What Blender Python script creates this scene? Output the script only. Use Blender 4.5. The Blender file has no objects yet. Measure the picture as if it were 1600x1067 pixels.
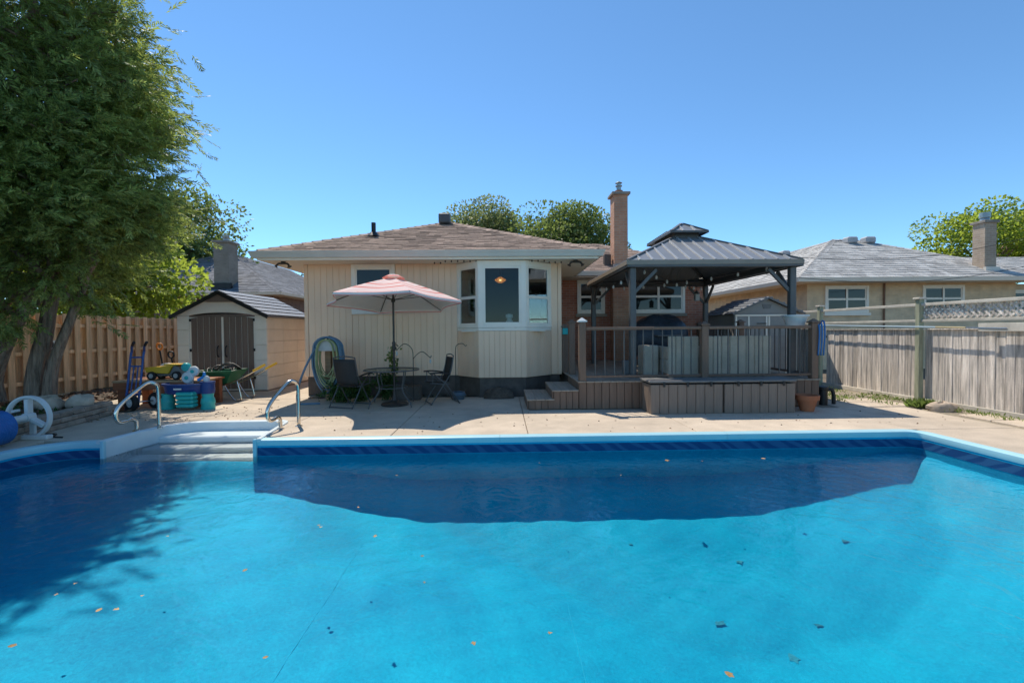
import bpy, bmesh, math, random
import numpy as np
from mathutils import Vector, Matrix, Euler

random.seed(7)
RNG = np.random.default_rng(11)
SC = bpy.context.scene
COL = SC.collection

# ------------------------------------------------------------------ camera, sky, sun, exposure
CAM_H = 1.45
PITCH, YAW, ROLL = math.radians(-1.33), math.radians(1.2), math.radians(0.5)
fw = Vector((math.sin(YAW) * math.cos(PITCH), math.cos(YAW) * math.cos(PITCH), math.sin(PITCH)))
r0 = Vector((math.cos(YAW), -math.sin(YAW), 0)); u0 = r0.cross(fw)
rr = r0 * math.cos(ROLL) - u0 * math.sin(ROLL); uu = r0 * math.sin(ROLL) + u0 * math.cos(ROLL)
cam_d = bpy.data.cameras.new('camera'); cam = bpy.data.objects.new('camera', cam_d); COL.objects.link(cam)
cam_d.sensor_fit = 'HORIZONTAL'; cam_d.sensor_width = 36; cam_d.lens = 16.0; cam_d.clip_end = 3000; cam_d.clip_start = 0.05
m = Matrix((rr, uu, -fw)).transposed().to_4x4(); m.translation = (0, 0, CAM_H)
cam.matrix_world = m
SC.camera = cam

SUN = Vector((-0.87, 1.5, 2.72)).normalized()
SUN_EL = math.asin(SUN.z); SUN_AZ = math.atan2(SUN.x, SUN.y)      # clockwise from +Y
world = bpy.data.worlds.new('World'); SC.world = world; world.use_nodes = True
wn = world.node_tree; wn.nodes.clear()
wo = wn.nodes.new('ShaderNodeOutputWorld'); wb = wn.nodes.new('ShaderNodeBackground'); ws = wn.nodes.new('ShaderNodeTexSky')
ws.sky_type = 'NISHITA'; ws.sun_disc = False; ws.sun_elevation = SUN_EL; ws.sun_rotation = SUN_AZ
ws.air_density = 1.0; ws.dust_density = 0.0; ws.ozone_density = 10.0; ws.altitude = 2000
wb.inputs['Strength'].default_value = 0.096
wt_n = wn.nodes.new('ShaderNodeVectorMath'); wt_n.operation = 'MULTIPLY'; wt_n.inputs[1].default_value = (0.98, 1.08, 0.95)   # white balance of the whole sky
wn.links.new(ws.outputs[0], wt_n.inputs[0]); wn.links.new(wt_n.outputs[0], wb.inputs[0]); wn.links.new(wb.outputs[0], wo.inputs[0])
sd = bpy.data.lights.new('sun', 'SUN'); sun = bpy.data.objects.new('sun', sd); COL.objects.link(sun)
sd.energy = 2.12; sd.angle = math.radians(0.53); sd.color = (1.0, 0.93, 0.81)
sun.rotation_euler = SUN.to_track_quat('Z', 'Y').to_euler(); sun.location = SUN * 60
SC.view_settings.view_transform = 'Standard'; SC.view_settings.look = 'None'
SC.view_settings.gamma = 1.0; SC.view_settings.use_curve_mapping = False
SC.view_settings.exposure = 1.18
SC.render.engine = 'CYCLES'
SC.cycles.max_bounces = 8; SC.cycles.transparent_max_bounces = 12; SC.cycles.volume_bounces = 0
SC.cycles.caustics_reflective = False; SC.cycles.caustics_refractive = False
SC.cycles.use_denoising = True

# ------------------------------------------------------------------ materials
MATS = {}
def nodes_of(name):
    m = bpy.data.materials.new(name); m.use_nodes = True
    nt = m.node_tree; nt.nodes.clear()
    return m, nt, nt.nodes, nt.links
def mat(name, col, rough=0.6, var=0.12, scale=6.0, stretch=(1, 1, 1), bump=0.0, bscale=None, metal=0.0, rnd=0.0, isl=0.0,
        spec=0.4, col2=None, big=0.0, coat=0.0, fine=0.0, bdist=0.02):
    """colour varied by noise in world space; rnd / isl vary it per object / per mesh island"""
    if name in MATS: return MATS[name]
    m, nt, N, L = nodes_of(name)
    out = N.new('ShaderNodeOutputMaterial'); p = N.new('ShaderNodeBsdfPrincipled')
    L.new(p.outputs[0], out.inputs[0])
    geo = N.new('ShaderNodeNewGeometry'); mp = N.new('ShaderNodeMapping'); mp.inputs['Scale'].default_value = stretch
    L.new(geo.outputs['Position'], mp.inputs['Vector'])
    nz = N.new('ShaderNodeTexNoise'); nz.inputs['Scale'].default_value = scale; nz.inputs['Detail'].default_value = 6; nz.inputs['Roughness'].default_value = 0.62
    L.new(mp.outputs[0], nz.inputs['Vector'])
    cr = N.new('ShaderNodeValToRGB'); cr.color_ramp.elements[0].position = 0.32; cr.color_ramp.elements[1].position = 0.68
    c2 = col2 if col2 else tuple(min(1, c * (1 + var)) for c in col)
    c1 = tuple(c * (1 - var) for c in col)
    cr.color_ramp.elements[0].color = (*c1, 1); cr.color_ramp.elements[1].color = (*c2, 1)
    L.new(nz.outputs['Fac'], cr.inputs[0]); cur = cr.outputs[0]
    def mul(cur, fac_socket, lo, hi):
        mr = N.new('ShaderNodeMapRange'); mr.inputs['To Min'].default_value = lo; mr.inputs['To Max'].default_value = hi
        L.new(fac_socket, mr.inputs['Value'])
        mx = N.new('ShaderNodeVectorMath'); mx.operation = 'SCALE'
        L.new(cur, mx.inputs[0]); L.new(mr.outputs[0], mx.inputs['Scale']); return mx.outputs[0]
    if rnd:
        oi = N.new('ShaderNodeObjectInfo'); cur = mul(cur, oi.outputs['Random'], 1 - rnd, 1 + rnd)
    if isl:
        cur = mul(cur, geo.outputs['Random Per Island'], 1 - isl, 1 + isl)
    if big:
        n2 = N.new('ShaderNodeTexNoise'); n2.inputs['Scale'].default_value = 0.7; n2.inputs['Detail'].default_value = 4
        L.new(geo.outputs['Position'], n2.inputs['Vector'])
        mr = N.new('ShaderNodeMapRange'); mr.inputs['From Min'].default_value = 0.35; mr.inputs['From Max'].default_value = 0.65
        L.new(n2.outputs['Fac'], mr.inputs['Value']); cur = mul(cur, mr.outputs[0], 1 - big, 1 + big)
    if fine:
        n3 = N.new('ShaderNodeTexNoise'); n3.inputs['Scale'].default_value = 90; n3.inputs['Detail'].default_value = 2
        L.new(geo.outputs['Position'], n3.inputs['Vector'])
        mr = N.new('ShaderNodeMapRange'); mr.inputs['From Min'].default_value = 0.3; mr.inputs['From Max'].default_value = 0.7
        L.new(n3.outputs['Fac'], mr.inputs['Value']); cur = mul(cur, mr.outputs[0], 1 - fine, 1 + fine)
    L.new(cur, p.inputs['Base Color'])
    p.inputs['Roughness'].default_value = rough; p.inputs['Metallic'].default_value = metal
    p.inputs['Specular IOR Level'].default_value = spec; p.inputs['Coat Weight'].default_value = coat
    if bump:
        b = N.new('ShaderNodeBump'); b.inputs['Strength'].default_value = bump; b.inputs['Distance'].default_value = bdist
        if bscale:
            nb = N.new('ShaderNodeTexNoise'); nb.inputs['Scale'].default_value = bscale; nb.inputs['Detail'].default_value = 5
            L.new(mp.outputs[0], nb.inputs['Vector']); L.new(nb.outputs['Fac'], b.inputs['Height'])
        else: L.new(nz.outputs['Fac'], b.inputs['Height'])
        L.new(b.outputs[0], p.inputs['Normal'])
    MATS[name] = m; return m

def leaf_mat(name, col, trans=0.45, var=0.35, tcol=None):
    m, nt, N, L = nodes_of(name)
    out = N.new('ShaderNodeOutputMaterial'); d = N.new('ShaderNodeBsdfPrincipled'); t = N.new('ShaderNodeBsdfTranslucent'); mx = N.new('ShaderNodeMixShader')
    g = N.new('ShaderNodeNewGeometry'); n = N.new('ShaderNodeTexNoise'); n.inputs['Scale'].default_value = 0.9; n.inputs['Detail'].default_value = 3
    L.new(g.outputs['Position'], n.inputs['Vector'])
    ad = N.new('ShaderNodeMath'); ad.operation = 'ADD'; L.new(g.outputs['Random Per Island'], ad.inputs[0]); L.new(n.outputs['Fac'], ad.inputs[1])
    mr = N.new('ShaderNodeMapRange'); mr.inputs['From Max'].default_value = 1.7; mr.inputs['From Min'].default_value = 0.3
    mr.inputs['To Min'].default_value = 1 - var; mr.inputs['To Max'].default_value = 1 + var; L.new(ad.outputs[0], mr.inputs['Value'])
    def scl(c):
        v = N.new('ShaderNodeVectorMath'); v.operation = 'SCALE'; v.inputs[0].default_value = c; L.new(mr.outputs[0], v.inputs['Scale']); return v.outputs[0]
    L.new(scl(col), d.inputs['Base Color']); d.inputs['Roughness'].default_value = 0.5; d.inputs['Specular IOR Level'].default_value = 0.35
    L.new(scl(tcol or tuple(min(1, c * 1.6) for c in col)), t.inputs[0])
    mx.inputs[0].default_value = trans
    L.new(d.outputs[0], mx.inputs[1]); L.new(t.outputs[0], mx.inputs[2]); L.new(mx.outputs[0], out.inputs[0])
    MATS[name] = m; return m

def brick_mat(name, c1, c2, mortar, scale=1.0):
    """running bond in world space: courses 75 mm high, stretchers 225 mm long"""
    m, nt, N, L = nodes_of(name)
    out = N.new('ShaderNodeOutputMaterial'); p = N.new('ShaderNodeBsdfPrincipled'); L.new(p.outputs[0], out.inputs[0])
    g = N.new('ShaderNodeNewGeometry'); sp = N.new('ShaderNodeSeparateXYZ'); L.new(g.outputs['Position'], sp.inputs[0])
    a = N.new('ShaderNodeMath'); a.operation = 'ADD'; L.new(sp.outputs[0], a.inputs[0]); L.new(sp.outputs[1], a.inputs[1])
    cb = N.new('ShaderNodeCombineXYZ'); L.new(a.outputs[0], cb.inputs[0]); L.new(sp.outputs[2], cb.inputs[1])
    b = N.new('ShaderNodeTexBrick'); L.new(cb.outputs[0], b.inputs['Vector'])
    b.inputs['Scale'].default_value = 1.0 / scale; b.inputs['Brick Width'].default_value = 0.225; b.inputs['Row Height'].default_value = 0.075
    b.inputs['Mortar Size'].default_value = 0.006; b.inputs['Mortar Smooth'].default_value = 0.2; b.inputs['Bias'].default_value = 0.0
    b.inputs['Color1'].default_value = (*c1, 1); b.inputs['Color2'].default_value = (*c2, 1); b.inputs['Mortar'].default_value = (*mortar, 1)
    n = N.new('ShaderNodeTexNoise'); n.inputs['Scale'].default_value = 3; n.inputs['Detail'].default_value = 8; L.new(g.outputs['Position'], n.inputs['Vector'])
    mr = N.new('ShaderNodeMapRange'); mr.inputs['To Min'].default_value = 0.65; mr.inputs['To Max'].default_value = 1.35; L.new(n.outputs['Fac'], mr.inputs['Value'])
    v = N.new('ShaderNodeVectorMath'); v.operation = 'SCALE'; L.new(b.outputs['Color'], v.inputs[0]); L.new(mr.outputs[0], v.inputs['Scale'])
    L.new(v.outputs[0], p.inputs['Base Color']); p.inputs['Roughness'].default_value = 0.85
    bp = N.new('ShaderNodeBump'); bp.invert = True; bp.inputs['Strength'].default_value = 0.7; bp.inputs['Distance'].default_value = 0.008
    L.new(b.outputs['Fac'], bp.inputs['Height']); L.new(bp.outputs[0], p.inputs['Normal'])
    MATS[name] = m; return m

def glass_mat(name, tint=(0.8, 0.86, 0.86), ior=1.5, rough=0.0):
    m, nt, N, L = nodes_of(name)
    out = N.new('ShaderNodeOutputMaterial'); f = N.new('ShaderNodeFresnel'); f.inputs[0].default_value = ior
    t = N.new('ShaderNodeBsdfTransparent'); t.inputs[0].default_value = (*tint, 1)
    g = N.new('ShaderNodeBsdfGlossy'); g.inputs['Roughness'].default_value = rough; mx = N.new('ShaderNodeMixShader')
    ml = N.new('ShaderNodeMath'); ml.operation = 'MULTIPLY'; ml.inputs[1].default_value = 0.55; ml.use_clamp = True
    L.new(f.outputs[0], ml.inputs[0]); L.new(ml.outputs[0], mx.inputs[0])
    L.new(t.outputs[0], mx.inputs[1]); L.new(g.outputs[0], mx.inputs[2]); L.new(mx.outputs[0], out.inputs[0])
    MATS[name] = m; return m

def water_mat():
    m, nt, N, L = nodes_of('pool water')
    out = N.new('ShaderNodeOutputMaterial'); f = N.new('ShaderNodeFresnel'); f.inputs[0].default_value = 1.33
    t = N.new('ShaderNodeBsdfTransparent'); g = N.new('ShaderNodeBsdfGlossy'); g.inputs['Roughness'].default_value = 0.0
    mx = N.new('ShaderNodeMixShader'); geo = N.new('ShaderNodeNewGeometry')
    n1 = N.new('ShaderNodeTexNoise'); n1.inputs['Scale'].default_value = 4.5; n1.inputs['Detail'].default_value = 4; n1.inputs['Distortion'].default_value = 1.2
    n2 = N.new('ShaderNodeTexNoise'); n2.inputs['Scale'].default_value = 0.5; n2.inputs['Detail'].default_value = 2
    L.new(geo.outputs['Position'], n1.inputs['Vector']); L.new(geo.outputs['Position'], n2.inputs['Vector'])
    b = N.new('ShaderNodeBump'); b.inputs['Strength'].default_value = 1.0
    ml = N.new('ShaderNodeMath'); ml.operation = 'MULTIPLY'; L.new(n1.outputs['Fac'], ml.inputs[0]); L.new(n2.outputs['Fac'], ml.inputs[1])
    b.inputs['Distance'].default_value = 0.022; L.new(ml.outputs[0], b.inputs['Height'])
    L.new(b.outputs[0], f.inputs['Normal']); L.new(b.outputs[0], g.inputs['Normal'])
    L.new(f.outputs[0], mx.inputs[0]); L.new(t.outputs[0], mx.inputs[1]); L.new(g.outputs[0], mx.inputs[2]); L.new(mx.outputs[0], out.inputs[0])
    va = N.new('ShaderNodeVolumeAbsorption'); va.inputs['Color'].default_value = (0.10, 0.80, 0.93, 1); va.inputs['Density'].default_value = 0.13
    vs = N.new('ShaderNodeVolumeScatter'); vs.inputs['Color'].default_value = (0.0, 0.5, 1.0, 1); vs.inputs['Density'].default_value = 0.10; vs.inputs['Anisotropy'].default_value = 0.3
    ads = N.new('ShaderNodeAddShader'); L.new(va.outputs[0], ads.inputs[0]); L.new(vs.outputs[0], ads.inputs[1]); L.new(ads.outputs[0], out.inputs['Volume'])
    MATS['water'] = m; return m

def liner_mat(name, c1, c2, band=False):
    m, nt, N, L = nodes_of(name)
    out = N.new('ShaderNodeOutputMaterial'); p = N.new('ShaderNodeBsdfPrincipled'); L.new(p.outputs[0], out.inputs[0])
    g = N.new('ShaderNodeNewGeometry')
    if band:   # printed border of slanted wave tiles
        sp = N.new('ShaderNodeSeparateXYZ'); L.new(g.outputs['Position'], sp.inputs[0])
        a = N.new('ShaderNodeMath'); a.operation = 'ADD'; L.new(sp.outputs[0], a.inputs[0]); L.new(sp.outputs[1], a.inputs[1])
        z = N.new('ShaderNodeMath'); z.operation = 'MULTIPLY'; z.inputs[1].default_value = 1.6; L.new(sp.outputs[2], z.inputs[0])
        s = N.new('ShaderNodeMath'); s.operation = 'ADD'; L.new(a.outputs[0], s.inputs[0]); L.new(z.outputs[0], s.inputs[1])
        cb = N.new('ShaderNodeCombineXYZ'); L.new(s.outputs[0], cb.inputs[0]); L.new(sp.outputs[2], cb.inputs[2])
        w = N.new('ShaderNodeTexWave'); w.inputs['Scale'].default_value = 1.3; w.inputs['Distortion'].default_value = 7.0; w.inputs['Detail'].default_value = 3; w.inputs['Detail Scale'].default_value = 2.0
        L.new(cb.outputs[0], w.inputs['Vector']); fac = w.outputs['Fac']
    else:  # fine mottling: caustic ripple light put into the liner colour
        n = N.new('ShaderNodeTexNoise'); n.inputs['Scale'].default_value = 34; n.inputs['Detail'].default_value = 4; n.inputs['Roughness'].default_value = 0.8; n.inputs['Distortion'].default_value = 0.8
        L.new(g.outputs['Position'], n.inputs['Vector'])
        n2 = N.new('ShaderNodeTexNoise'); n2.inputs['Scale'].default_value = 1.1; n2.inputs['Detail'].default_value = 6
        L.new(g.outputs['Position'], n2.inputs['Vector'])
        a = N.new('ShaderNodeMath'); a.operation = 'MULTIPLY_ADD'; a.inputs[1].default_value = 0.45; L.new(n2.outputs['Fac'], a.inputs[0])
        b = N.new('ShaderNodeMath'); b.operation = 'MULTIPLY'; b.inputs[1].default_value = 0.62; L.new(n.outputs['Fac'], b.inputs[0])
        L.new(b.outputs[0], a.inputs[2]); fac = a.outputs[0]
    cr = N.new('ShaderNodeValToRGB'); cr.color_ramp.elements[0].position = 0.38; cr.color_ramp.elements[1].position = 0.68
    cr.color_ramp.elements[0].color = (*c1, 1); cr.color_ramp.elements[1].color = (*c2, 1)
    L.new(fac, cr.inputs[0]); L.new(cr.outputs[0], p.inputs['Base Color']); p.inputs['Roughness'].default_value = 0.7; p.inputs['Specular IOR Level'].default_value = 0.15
    MATS[name] = m; return m

def stripe_mat():   # umbrella cloth: red and cream stripes running round the canopy
    m, nt, N, L = nodes_of('umbrella cloth')
    out = N.new('ShaderNodeOutputMaterial'); d = N.new('ShaderNodeBsdfDiffuse'); t = N.new('ShaderNodeBsdfTranslucent'); mx = N.new('ShaderNodeMixShader')
    at = N.new('ShaderNodeAttribute'); at.attribute_name = 'ring'; at.attribute_type = 'GEOMETRY'
    cr = N.new('ShaderNodeValToRGB'); cr.color_ramp.interpolation = 'CONSTANT'
    els = [(0, 1), (0.10, 0), (0.16, 1), (0.2, 0), (0.26, 2), (0.32, 0), (0.38, 1), (0.41, 0), (0.46, 1), (0.53, 0), (0.58, 2), (0.63, 0), (0.67, 1), (0.74, 0), (0.77, 1), (0.79, 0), (0.85, 2), (0.9, 0), (0.94, 1), (0.97, 0)]
    cols = [(0.95, 0.84, 0.78, 1), (0.84, 0.34, 0.29, 1), (0.92, 0.62, 0.56, 1)]
    e = cr.color_ramp.elements; e[0].position = 0; e[0].color = cols[1]; e[1].position = 0.10; e[1].color = cols[0]
    for ps, k in els[2:]:
        x = e.new(ps); x.color = cols[k]
    L.new(at.outputs['Fac'], cr.inputs[0]); L.new(cr.outputs[0], d.inputs[0]); L.new(cr.outputs[0], t.inputs[0])
    mx.inputs[0].default_value = 0.2; L.new(d.outputs[0], mx.inputs[1]); L.new(t.outputs[0], mx.inputs[2]); L.new(mx.outputs[0], out.inputs[0])
    MATS['umbrella'] = m; return m

def emit_mat(name, col, st):
    m, nt, N, L = nodes_of(name)
    out = N.new('ShaderNodeOutputMaterial'); e = N.new('ShaderNodeEmission'); e.inputs[0].default_value = (*col, 1); e.inputs[1].default_value = st
    L.new(e.outputs[0], out.inputs[0]); MATS[name] = m; return m

# ------------------------------------------------------------------ object helpers
W = {}          # world matrix of every object made here (parents are not evaluated yet)
def adopt(o, parent):
    W[o.name] = W.get(o.name, Matrix.Identity(4))
    if parent is not None:
        o.parent = parent; o.matrix_parent_inverse = W[parent.name].inverted()
    return o
def root(name, label, cat, loc=(0, 0, 0), group=None, kind=None):
    o = bpy.data.objects.new(name, None); COL.objects.link(o); o.location = loc; o.empty_display_size = 0.2
    W[o.name] = Matrix.Translation(loc)
    return tag(o, label, cat, group, kind)
def tag(o, label=None, cat=None, group=None, kind=None):
    if label: o['label'] = label
    if cat: o['category'] = cat
    if group: o['group'] = group
    if kind: o['kind'] = kind
    return o
def link_mesh(name, me, mt, parent=None, matrix=None):
    o = bpy.data.objects.new(name, me); COL.objects.link(o)
    if mt is not None and not me.materials: me.materials.append(mt)
    W[o.name] = matrix or Matrix.Identity(4)
    if matrix: o.matrix_basis = matrix
    return adopt(o, parent)

class MB:
    def __init__(s): s.v = []; s.f = []
    def add(s, vs, fs):
        k = len(s.v); s.v += [tuple(p) for p in vs]; s.f += [tuple(i + k for i in f) for f in fs]; return s
    def box(s, x0, x1, y0, y1, z0, z1, R=None, o=None):
        vs = [Vector((x, y, z)) for z in (z0, z1) for y in (y0, y1) for x in (x0, x1)]
        if R is not None:
            o = Vector(o) if o is not None else Vector(((x0 + x1) / 2, (y0 + y1) / 2, (z0 + z1) / 2))
            vs = [o + R @ (p - o) for p in vs]
        return s.add(vs, [(0, 2, 3, 1), (4, 5, 7, 6), (0, 1, 5, 4), (2, 6, 7, 3), (0, 4, 6, 2), (1, 3, 7, 5)])
    def bar(s, a, b, w, h, up=(0, 0, 1)):           # square bar from a to b
        a, b = Vector(a), Vector(b); d = (b - a).normalized(); up = Vector(up)
        if abs(d.dot(up)) > 0.98: up = Vector((0, 1, 0))
        sx = d.cross(up).normalized() * (w / 2); sy = sx.cross(d).normalized() * (h / 2)
        vs = [p + i * sx + j * sy for p in (a, b) for i, j in ((-1, -1), (1, -1), (1, 1), (-1, 1))]
        return s.add(vs, [(3, 2, 1, 0), (4, 5, 6, 7), (0, 1, 5, 4), (1, 2, 6, 5), (2, 3, 7, 6), (3, 0, 4, 7)])
    def tube(s, pts, r, n=8, closed=False, cap=True):
        pts = [Vector(p) for p in pts]; rs = r if isinstance(r, (list, tuple)) else [r] * len(pts)
        m_ = len(pts); vs = []; prev = None
        for i, p in enumerate(pts):
            a = pts[i - 1] if (i or closed) else p; b = pts[(i + 1) % m_] if (i < m_ - 1 or closed) else p
            t = (b - a).normalized()
            if prev is None:
                h = Vector((0, 0, 1)) if abs(t.z) < 0.9 else Vector((1, 0, 0))
                x = t.cross(h).normalized()
            else:
                x = (prev - t * prev.dot(t)).normalized()
            y = t.cross(x); prev = x
            vs += [p + (x * math.cos(2 * math.pi * k / n) + y * math.sin(2 * math.pi * k / n)) * rs[i] for k in range(n)]
        fs = []
        for i in range(m_ if closed else m_ - 1):
            j = (i + 1) % m_
            fs += [(i * n + k, i * n + (k + 1) % n, j * n + (k + 1) % n, j * n + k) for k in range(n)]
        if cap and not closed: fs += [tuple(range(n - 1, -1, -1)), tuple(range((m_ - 1) * n, m_ * n))]
        return s.add(vs, fs)
    def lathe(s, prof, c=(0, 0, 0), n=20, axis='z'):
        vs = []
        for r, h in prof:
            for k in range(n):
                a = 2 * math.pi * k / n; x, y = r * math.cos(a), r * math.sin(a)
                q = (x, y, h) if axis == 'z' else ((x, h, y) if axis == 'y' else (h, x, y))
                vs.append((c[0] + q[0], c[1] + q[1], c[2] + q[2]))
        fs = []
        for i in range(len(prof) - 1):
            for k in range(n):
                q = (i * n + k, i * n + (k + 1) % n, (i + 1) * n + (k + 1) % n, (i + 1) * n + k)
                fs.append(q if axis != 'y' else q[::-1])
        return s.add(vs, fs)
    def poly(s, pts): return s.add(pts, [tuple(range(len(pts)))])
    def prism(s, pts, d):                           # polygon extruded by vector d
        n = len(pts); d = Vector(d); a = [Vector(p) for p in pts]; b = [p + d for p in a]
        return s.add(a + b, [tuple(range(n - 1, -1, -1)), tuple(range(n, 2 * n))] + [(i, (i + 1) % n, n + (i + 1) % n, n + i) for i in range(n)])
    def sweep(s, prof, path, closed=False):         # prof: (offset to the left of travel, z); path in plan (x, y, z)
        path = [Vector(p) for p in path]; m_ = len(path); n = len(prof); vs = []
        for i, p in enumerate(path):
            a = path[i - 1] if (i or closed) else None; b = path[(i + 1) % m_] if (i < m_ - 1 or closed) else None
            t1 = (p - a).xy.normalized() if a is not None else None; t2 = (b - p).xy.normalized() if b is not None else None
            t1 = t1 or t2; t2 = t2 or t1
            n1 = Vector((-t1.y, t1.x)); n2 = Vector((-t2.y, t2.x)); nn = (n1 + n2).normalized(); k = 1 / max(0.3, nn.dot(n1))
            vs += [(p.x + nn.x * o * k, p.y + nn.y * o * k, p.z + z) for o, z in prof]
        fs = []
        for i in range(m_ if closed else m_ - 1):
            j = (i + 1) % m_
            fs += [(i * n + k, j * n + k, j * n + (k + 1) % n, i * n + (k + 1) % n) for k in range(n)]
        if not closed: fs += [tuple(range(n)), tuple(range((m_ - 1) * n, m_ * n))[::-1]]
        return s.add(vs, fs)
    def build(s, name, mt, parent=None, smooth=False, bev=0.0, recalc=True, matrix=None):
        me = bpy.data.meshes.new(name); me.from_pydata(s.v, [], s.f)
        if recalc or bev:
            bm = bmesh.new(); bm.from_mesh(me)
            if bev: bmesh.ops.bevel(bm, geom=list(bm.edges), offset=bev, segments=1, affect='EDGES', clamp_overlap=True)
            if recalc: bmesh.ops.recalc_face_normals(bm, faces=bm.faces)
            bm.to_mesh(me); bm.free()
        if smooth:
            me.shade_smooth()
            if smooth != 'all': me.set_sharp_from_angle(angle=math.radians(42))
        return link_mesh(name, me, mt, parent, matrix)

CACHE = {}
def bx(name, x0, x1, y0, y1, z0, z1, mt, parent=None, bev=0.004, rot=None):
    """one box-shaped piece; alike pieces share their mesh"""
    sx, sy, sz = round(x1 - x0, 4), round(y1 - y0, 4), round(z1 - z0, 4)
    key = (sx, sy, sz, mt.name, bev)
    if key not in CACHE:
        me = bpy.data.meshes.new(name); b = MB().box(-sx / 2, sx / 2, -sy / 2, sy / 2, -sz / 2, sz / 2)
        me.from_pydata(b.v, [], b.f)
        bm = bmesh.new(); bm.from_mesh(me)
        if bev: bmesh.ops.bevel(bm, geom=list(bm.edges), offset=min(bev, sx / 4, sy / 4, sz / 4), segments=1, affect='EDGES')
        bmesh.ops.recalc_face_normals(bm, faces=bm.faces); bm.to_mesh(me); bm.free(); CACHE[key] = me
    M4 = Matrix.Translation(((x0 + x1) / 2, (y0 + y1) / 2, (z0 + z1) / 2))
    if rot is not None: M4 = M4 @ Euler(rot).to_matrix().to_4x4()
    return link_mesh(name, CACHE[key], mt, parent, M4)

def copy_tree(o, parent=None):
    c = o.copy(); COL.objects.link(c); c.parent = parent
    for ch in o.children: copy_tree(ch, c)
    return c
def arc(cx, cy, r, a0, a1, n=8):
    return [(cx + r * math.cos(math.radians(a0 + (a1 - a0) * i / n)), cy + r * math.sin(math.radians(a0 + (a1 - a0) * i / n))) for i in range(n + 1)]
def smooth_path(pts, n=6):                           # Catmull-Rom through the points
    P = [Vector(p) for p in pts]; P = [P[0] * 2 - P[1]] + P + [P[-1] * 2 - P[-2]]; out = []
    for i in range(1, len(P) - 2):
        for k in range(n):
            t = k / n; a, b, c, d = P[i - 1], P[i], P[i + 1], P[i + 2]
            out.append(0.5 * ((2 * b) + (c - a) * t + (2 * a - 5 * b + 4 * c - d) * t * t + (3 * b - a - 3 * c + d) * t ** 3))
    return out + [P[-2]]
def quads_mesh(name, V, mt, parent=None):            # V: (n, 4, 3) array, one island per quad
    V = np.asarray(V, dtype=np.float32); n = len(V)
    me = bpy.data.meshes.new(name); me.vertices.add(n * 4); me.vertices.foreach_set('co', V.reshape(-1))
    me.loops.add(n * 4); me.loops.foreach_set('vertex_index', np.arange(n * 4, dtype=np.int32))
    me.polygons.add(n); me.polygons.foreach_set('loop_start', np.arange(0, n * 4, 4, dtype=np.int32))
    me.update(); me.validate(); return link_mesh(name, me, mt, parent)
def unit(a): return a / np.maximum(np.linalg.norm(a, axis=-1, keepdims=True), 1e-9)
def leaf_quads(C, D, ln, wd, rng):                   # diamonds: base at C, along D
    n = len(C); D = unit(D); R = rng.normal(size=(n, 3)); S = unit(np.cross(D, R))
    ln = np.broadcast_to(ln, (n,))[:, None] * rng.uniform(0.7, 1.25, (n, 1)); wd = np.broadcast_to(wd, (n,))[:, None] * rng.uniform(0.75, 1.2, (n, 1))
    N_ = np.cross(D, S)
    return np.stack([C, C + D * ln * 0.45 + S * wd + N_ * ln * 0.08, C + D * ln, C + D * ln * 0.45 - S * wd + N_ * ln * 0.08], 1)
# ------------------------------------------------------------------ material palette
concrete = mat('patio concrete', (0.56, 0.455, 0.345), 0.85, 0.10, 3.0, bump=0.25, bscale=120, rnd=0.05, big=0.11, fine=0.2)
earth = mat('earth', (0.16, 0.125, 0.09), 0.95, 0.35, 4, bump=0.6, bscale=30, fine=0.25)
soil = mat('garden soil', (0.10, 0.075, 0.055), 0.95, 0.4, 6, bump=0.8, bscale=22, fine=0.3)
vinyl_white = mat('white vinyl', (0.40, 0.65, 0.70), 0.35, 0.04, 3)
step_white = mat('moulded step plastic', (0.66, 0.72, 0.72), 0.4, 0.05, 3)
siding = mat('cream vertical siding', (0.97, 0.66, 0.44), 0.55, 0.05, 2.0, rnd=0.035, stretch=(1, 1, 0.3), big=0.04)
siding_back = mat('siding backing', (0.62, 0.42, 0.28), 0.7, 0.05)
rib_m = mat('bright roof rib', (0.42, 0.41, 0.40), 0.35, 0.05)  # lighter than the roof panels: sun glint put into the rib colour
dark_gap = mat('dark gap', (0.06, 0.05, 0.04), 0.9, 0.1)
foundation_m = mat('painted foundation', (0.11, 0.09, 0.075), 0.85, 0.25, 5, bump=0.3)
trim = mat('white trim', (0.93, 0.84, 0.70), 0.4, 0.03, 3)
gutter_m = mat('gutter metal', (0.68, 0.61, 0.51), 0.4, 0.05, 3)
soffit_m = mat('soffit', (0.88, 0.74, 0.58), 0.6, 0.03)
shingle_br = mat('brown shingle', (0.37, 0.26, 0.20), 0.9, 0.22, 14, isl=0.32, bump=0.4, bscale=180, fine=0.2)
shingle_gr = mat('grey shingle', (0.46, 0.44, 0.41), 0.9, 0.18, 14, isl=0.26, bump=0.4, bscale=150, fine=0.15)
shingle_dk = mat('slate shingle', (0.19, 0.19, 0.20), 0.9, 0.18, 14, isl=0.28, bump=0.4, bscale=150, fine=0.15)
brick_red = brick_mat('red brick', (0.46, 0.16, 0.09), (0.56, 0.22, 0.13), (0.5, 0.38, 0.3))
brick_or = brick_mat('orange brick', (0.48, 0.23, 0.13), (0.56, 0.29, 0.17), (0.46, 0.37, 0.29))
brick_yl = brick_mat('buff brick', (0.74, 0.54, 0.33), (0.82, 0.61, 0.38), (0.74, 0.59, 0.42))
brick_tn = brick_mat('tan chimney brick', (0.38, 0.28, 0.20), (0.46, 0.35, 0.25), (0.5, 0.42, 0.33))
brick_br = brick_mat('brown brick', (0.20, 0.11, 0.085), (0.26, 0.15, 0.11), (0.28, 0.22, 0.18))
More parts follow.
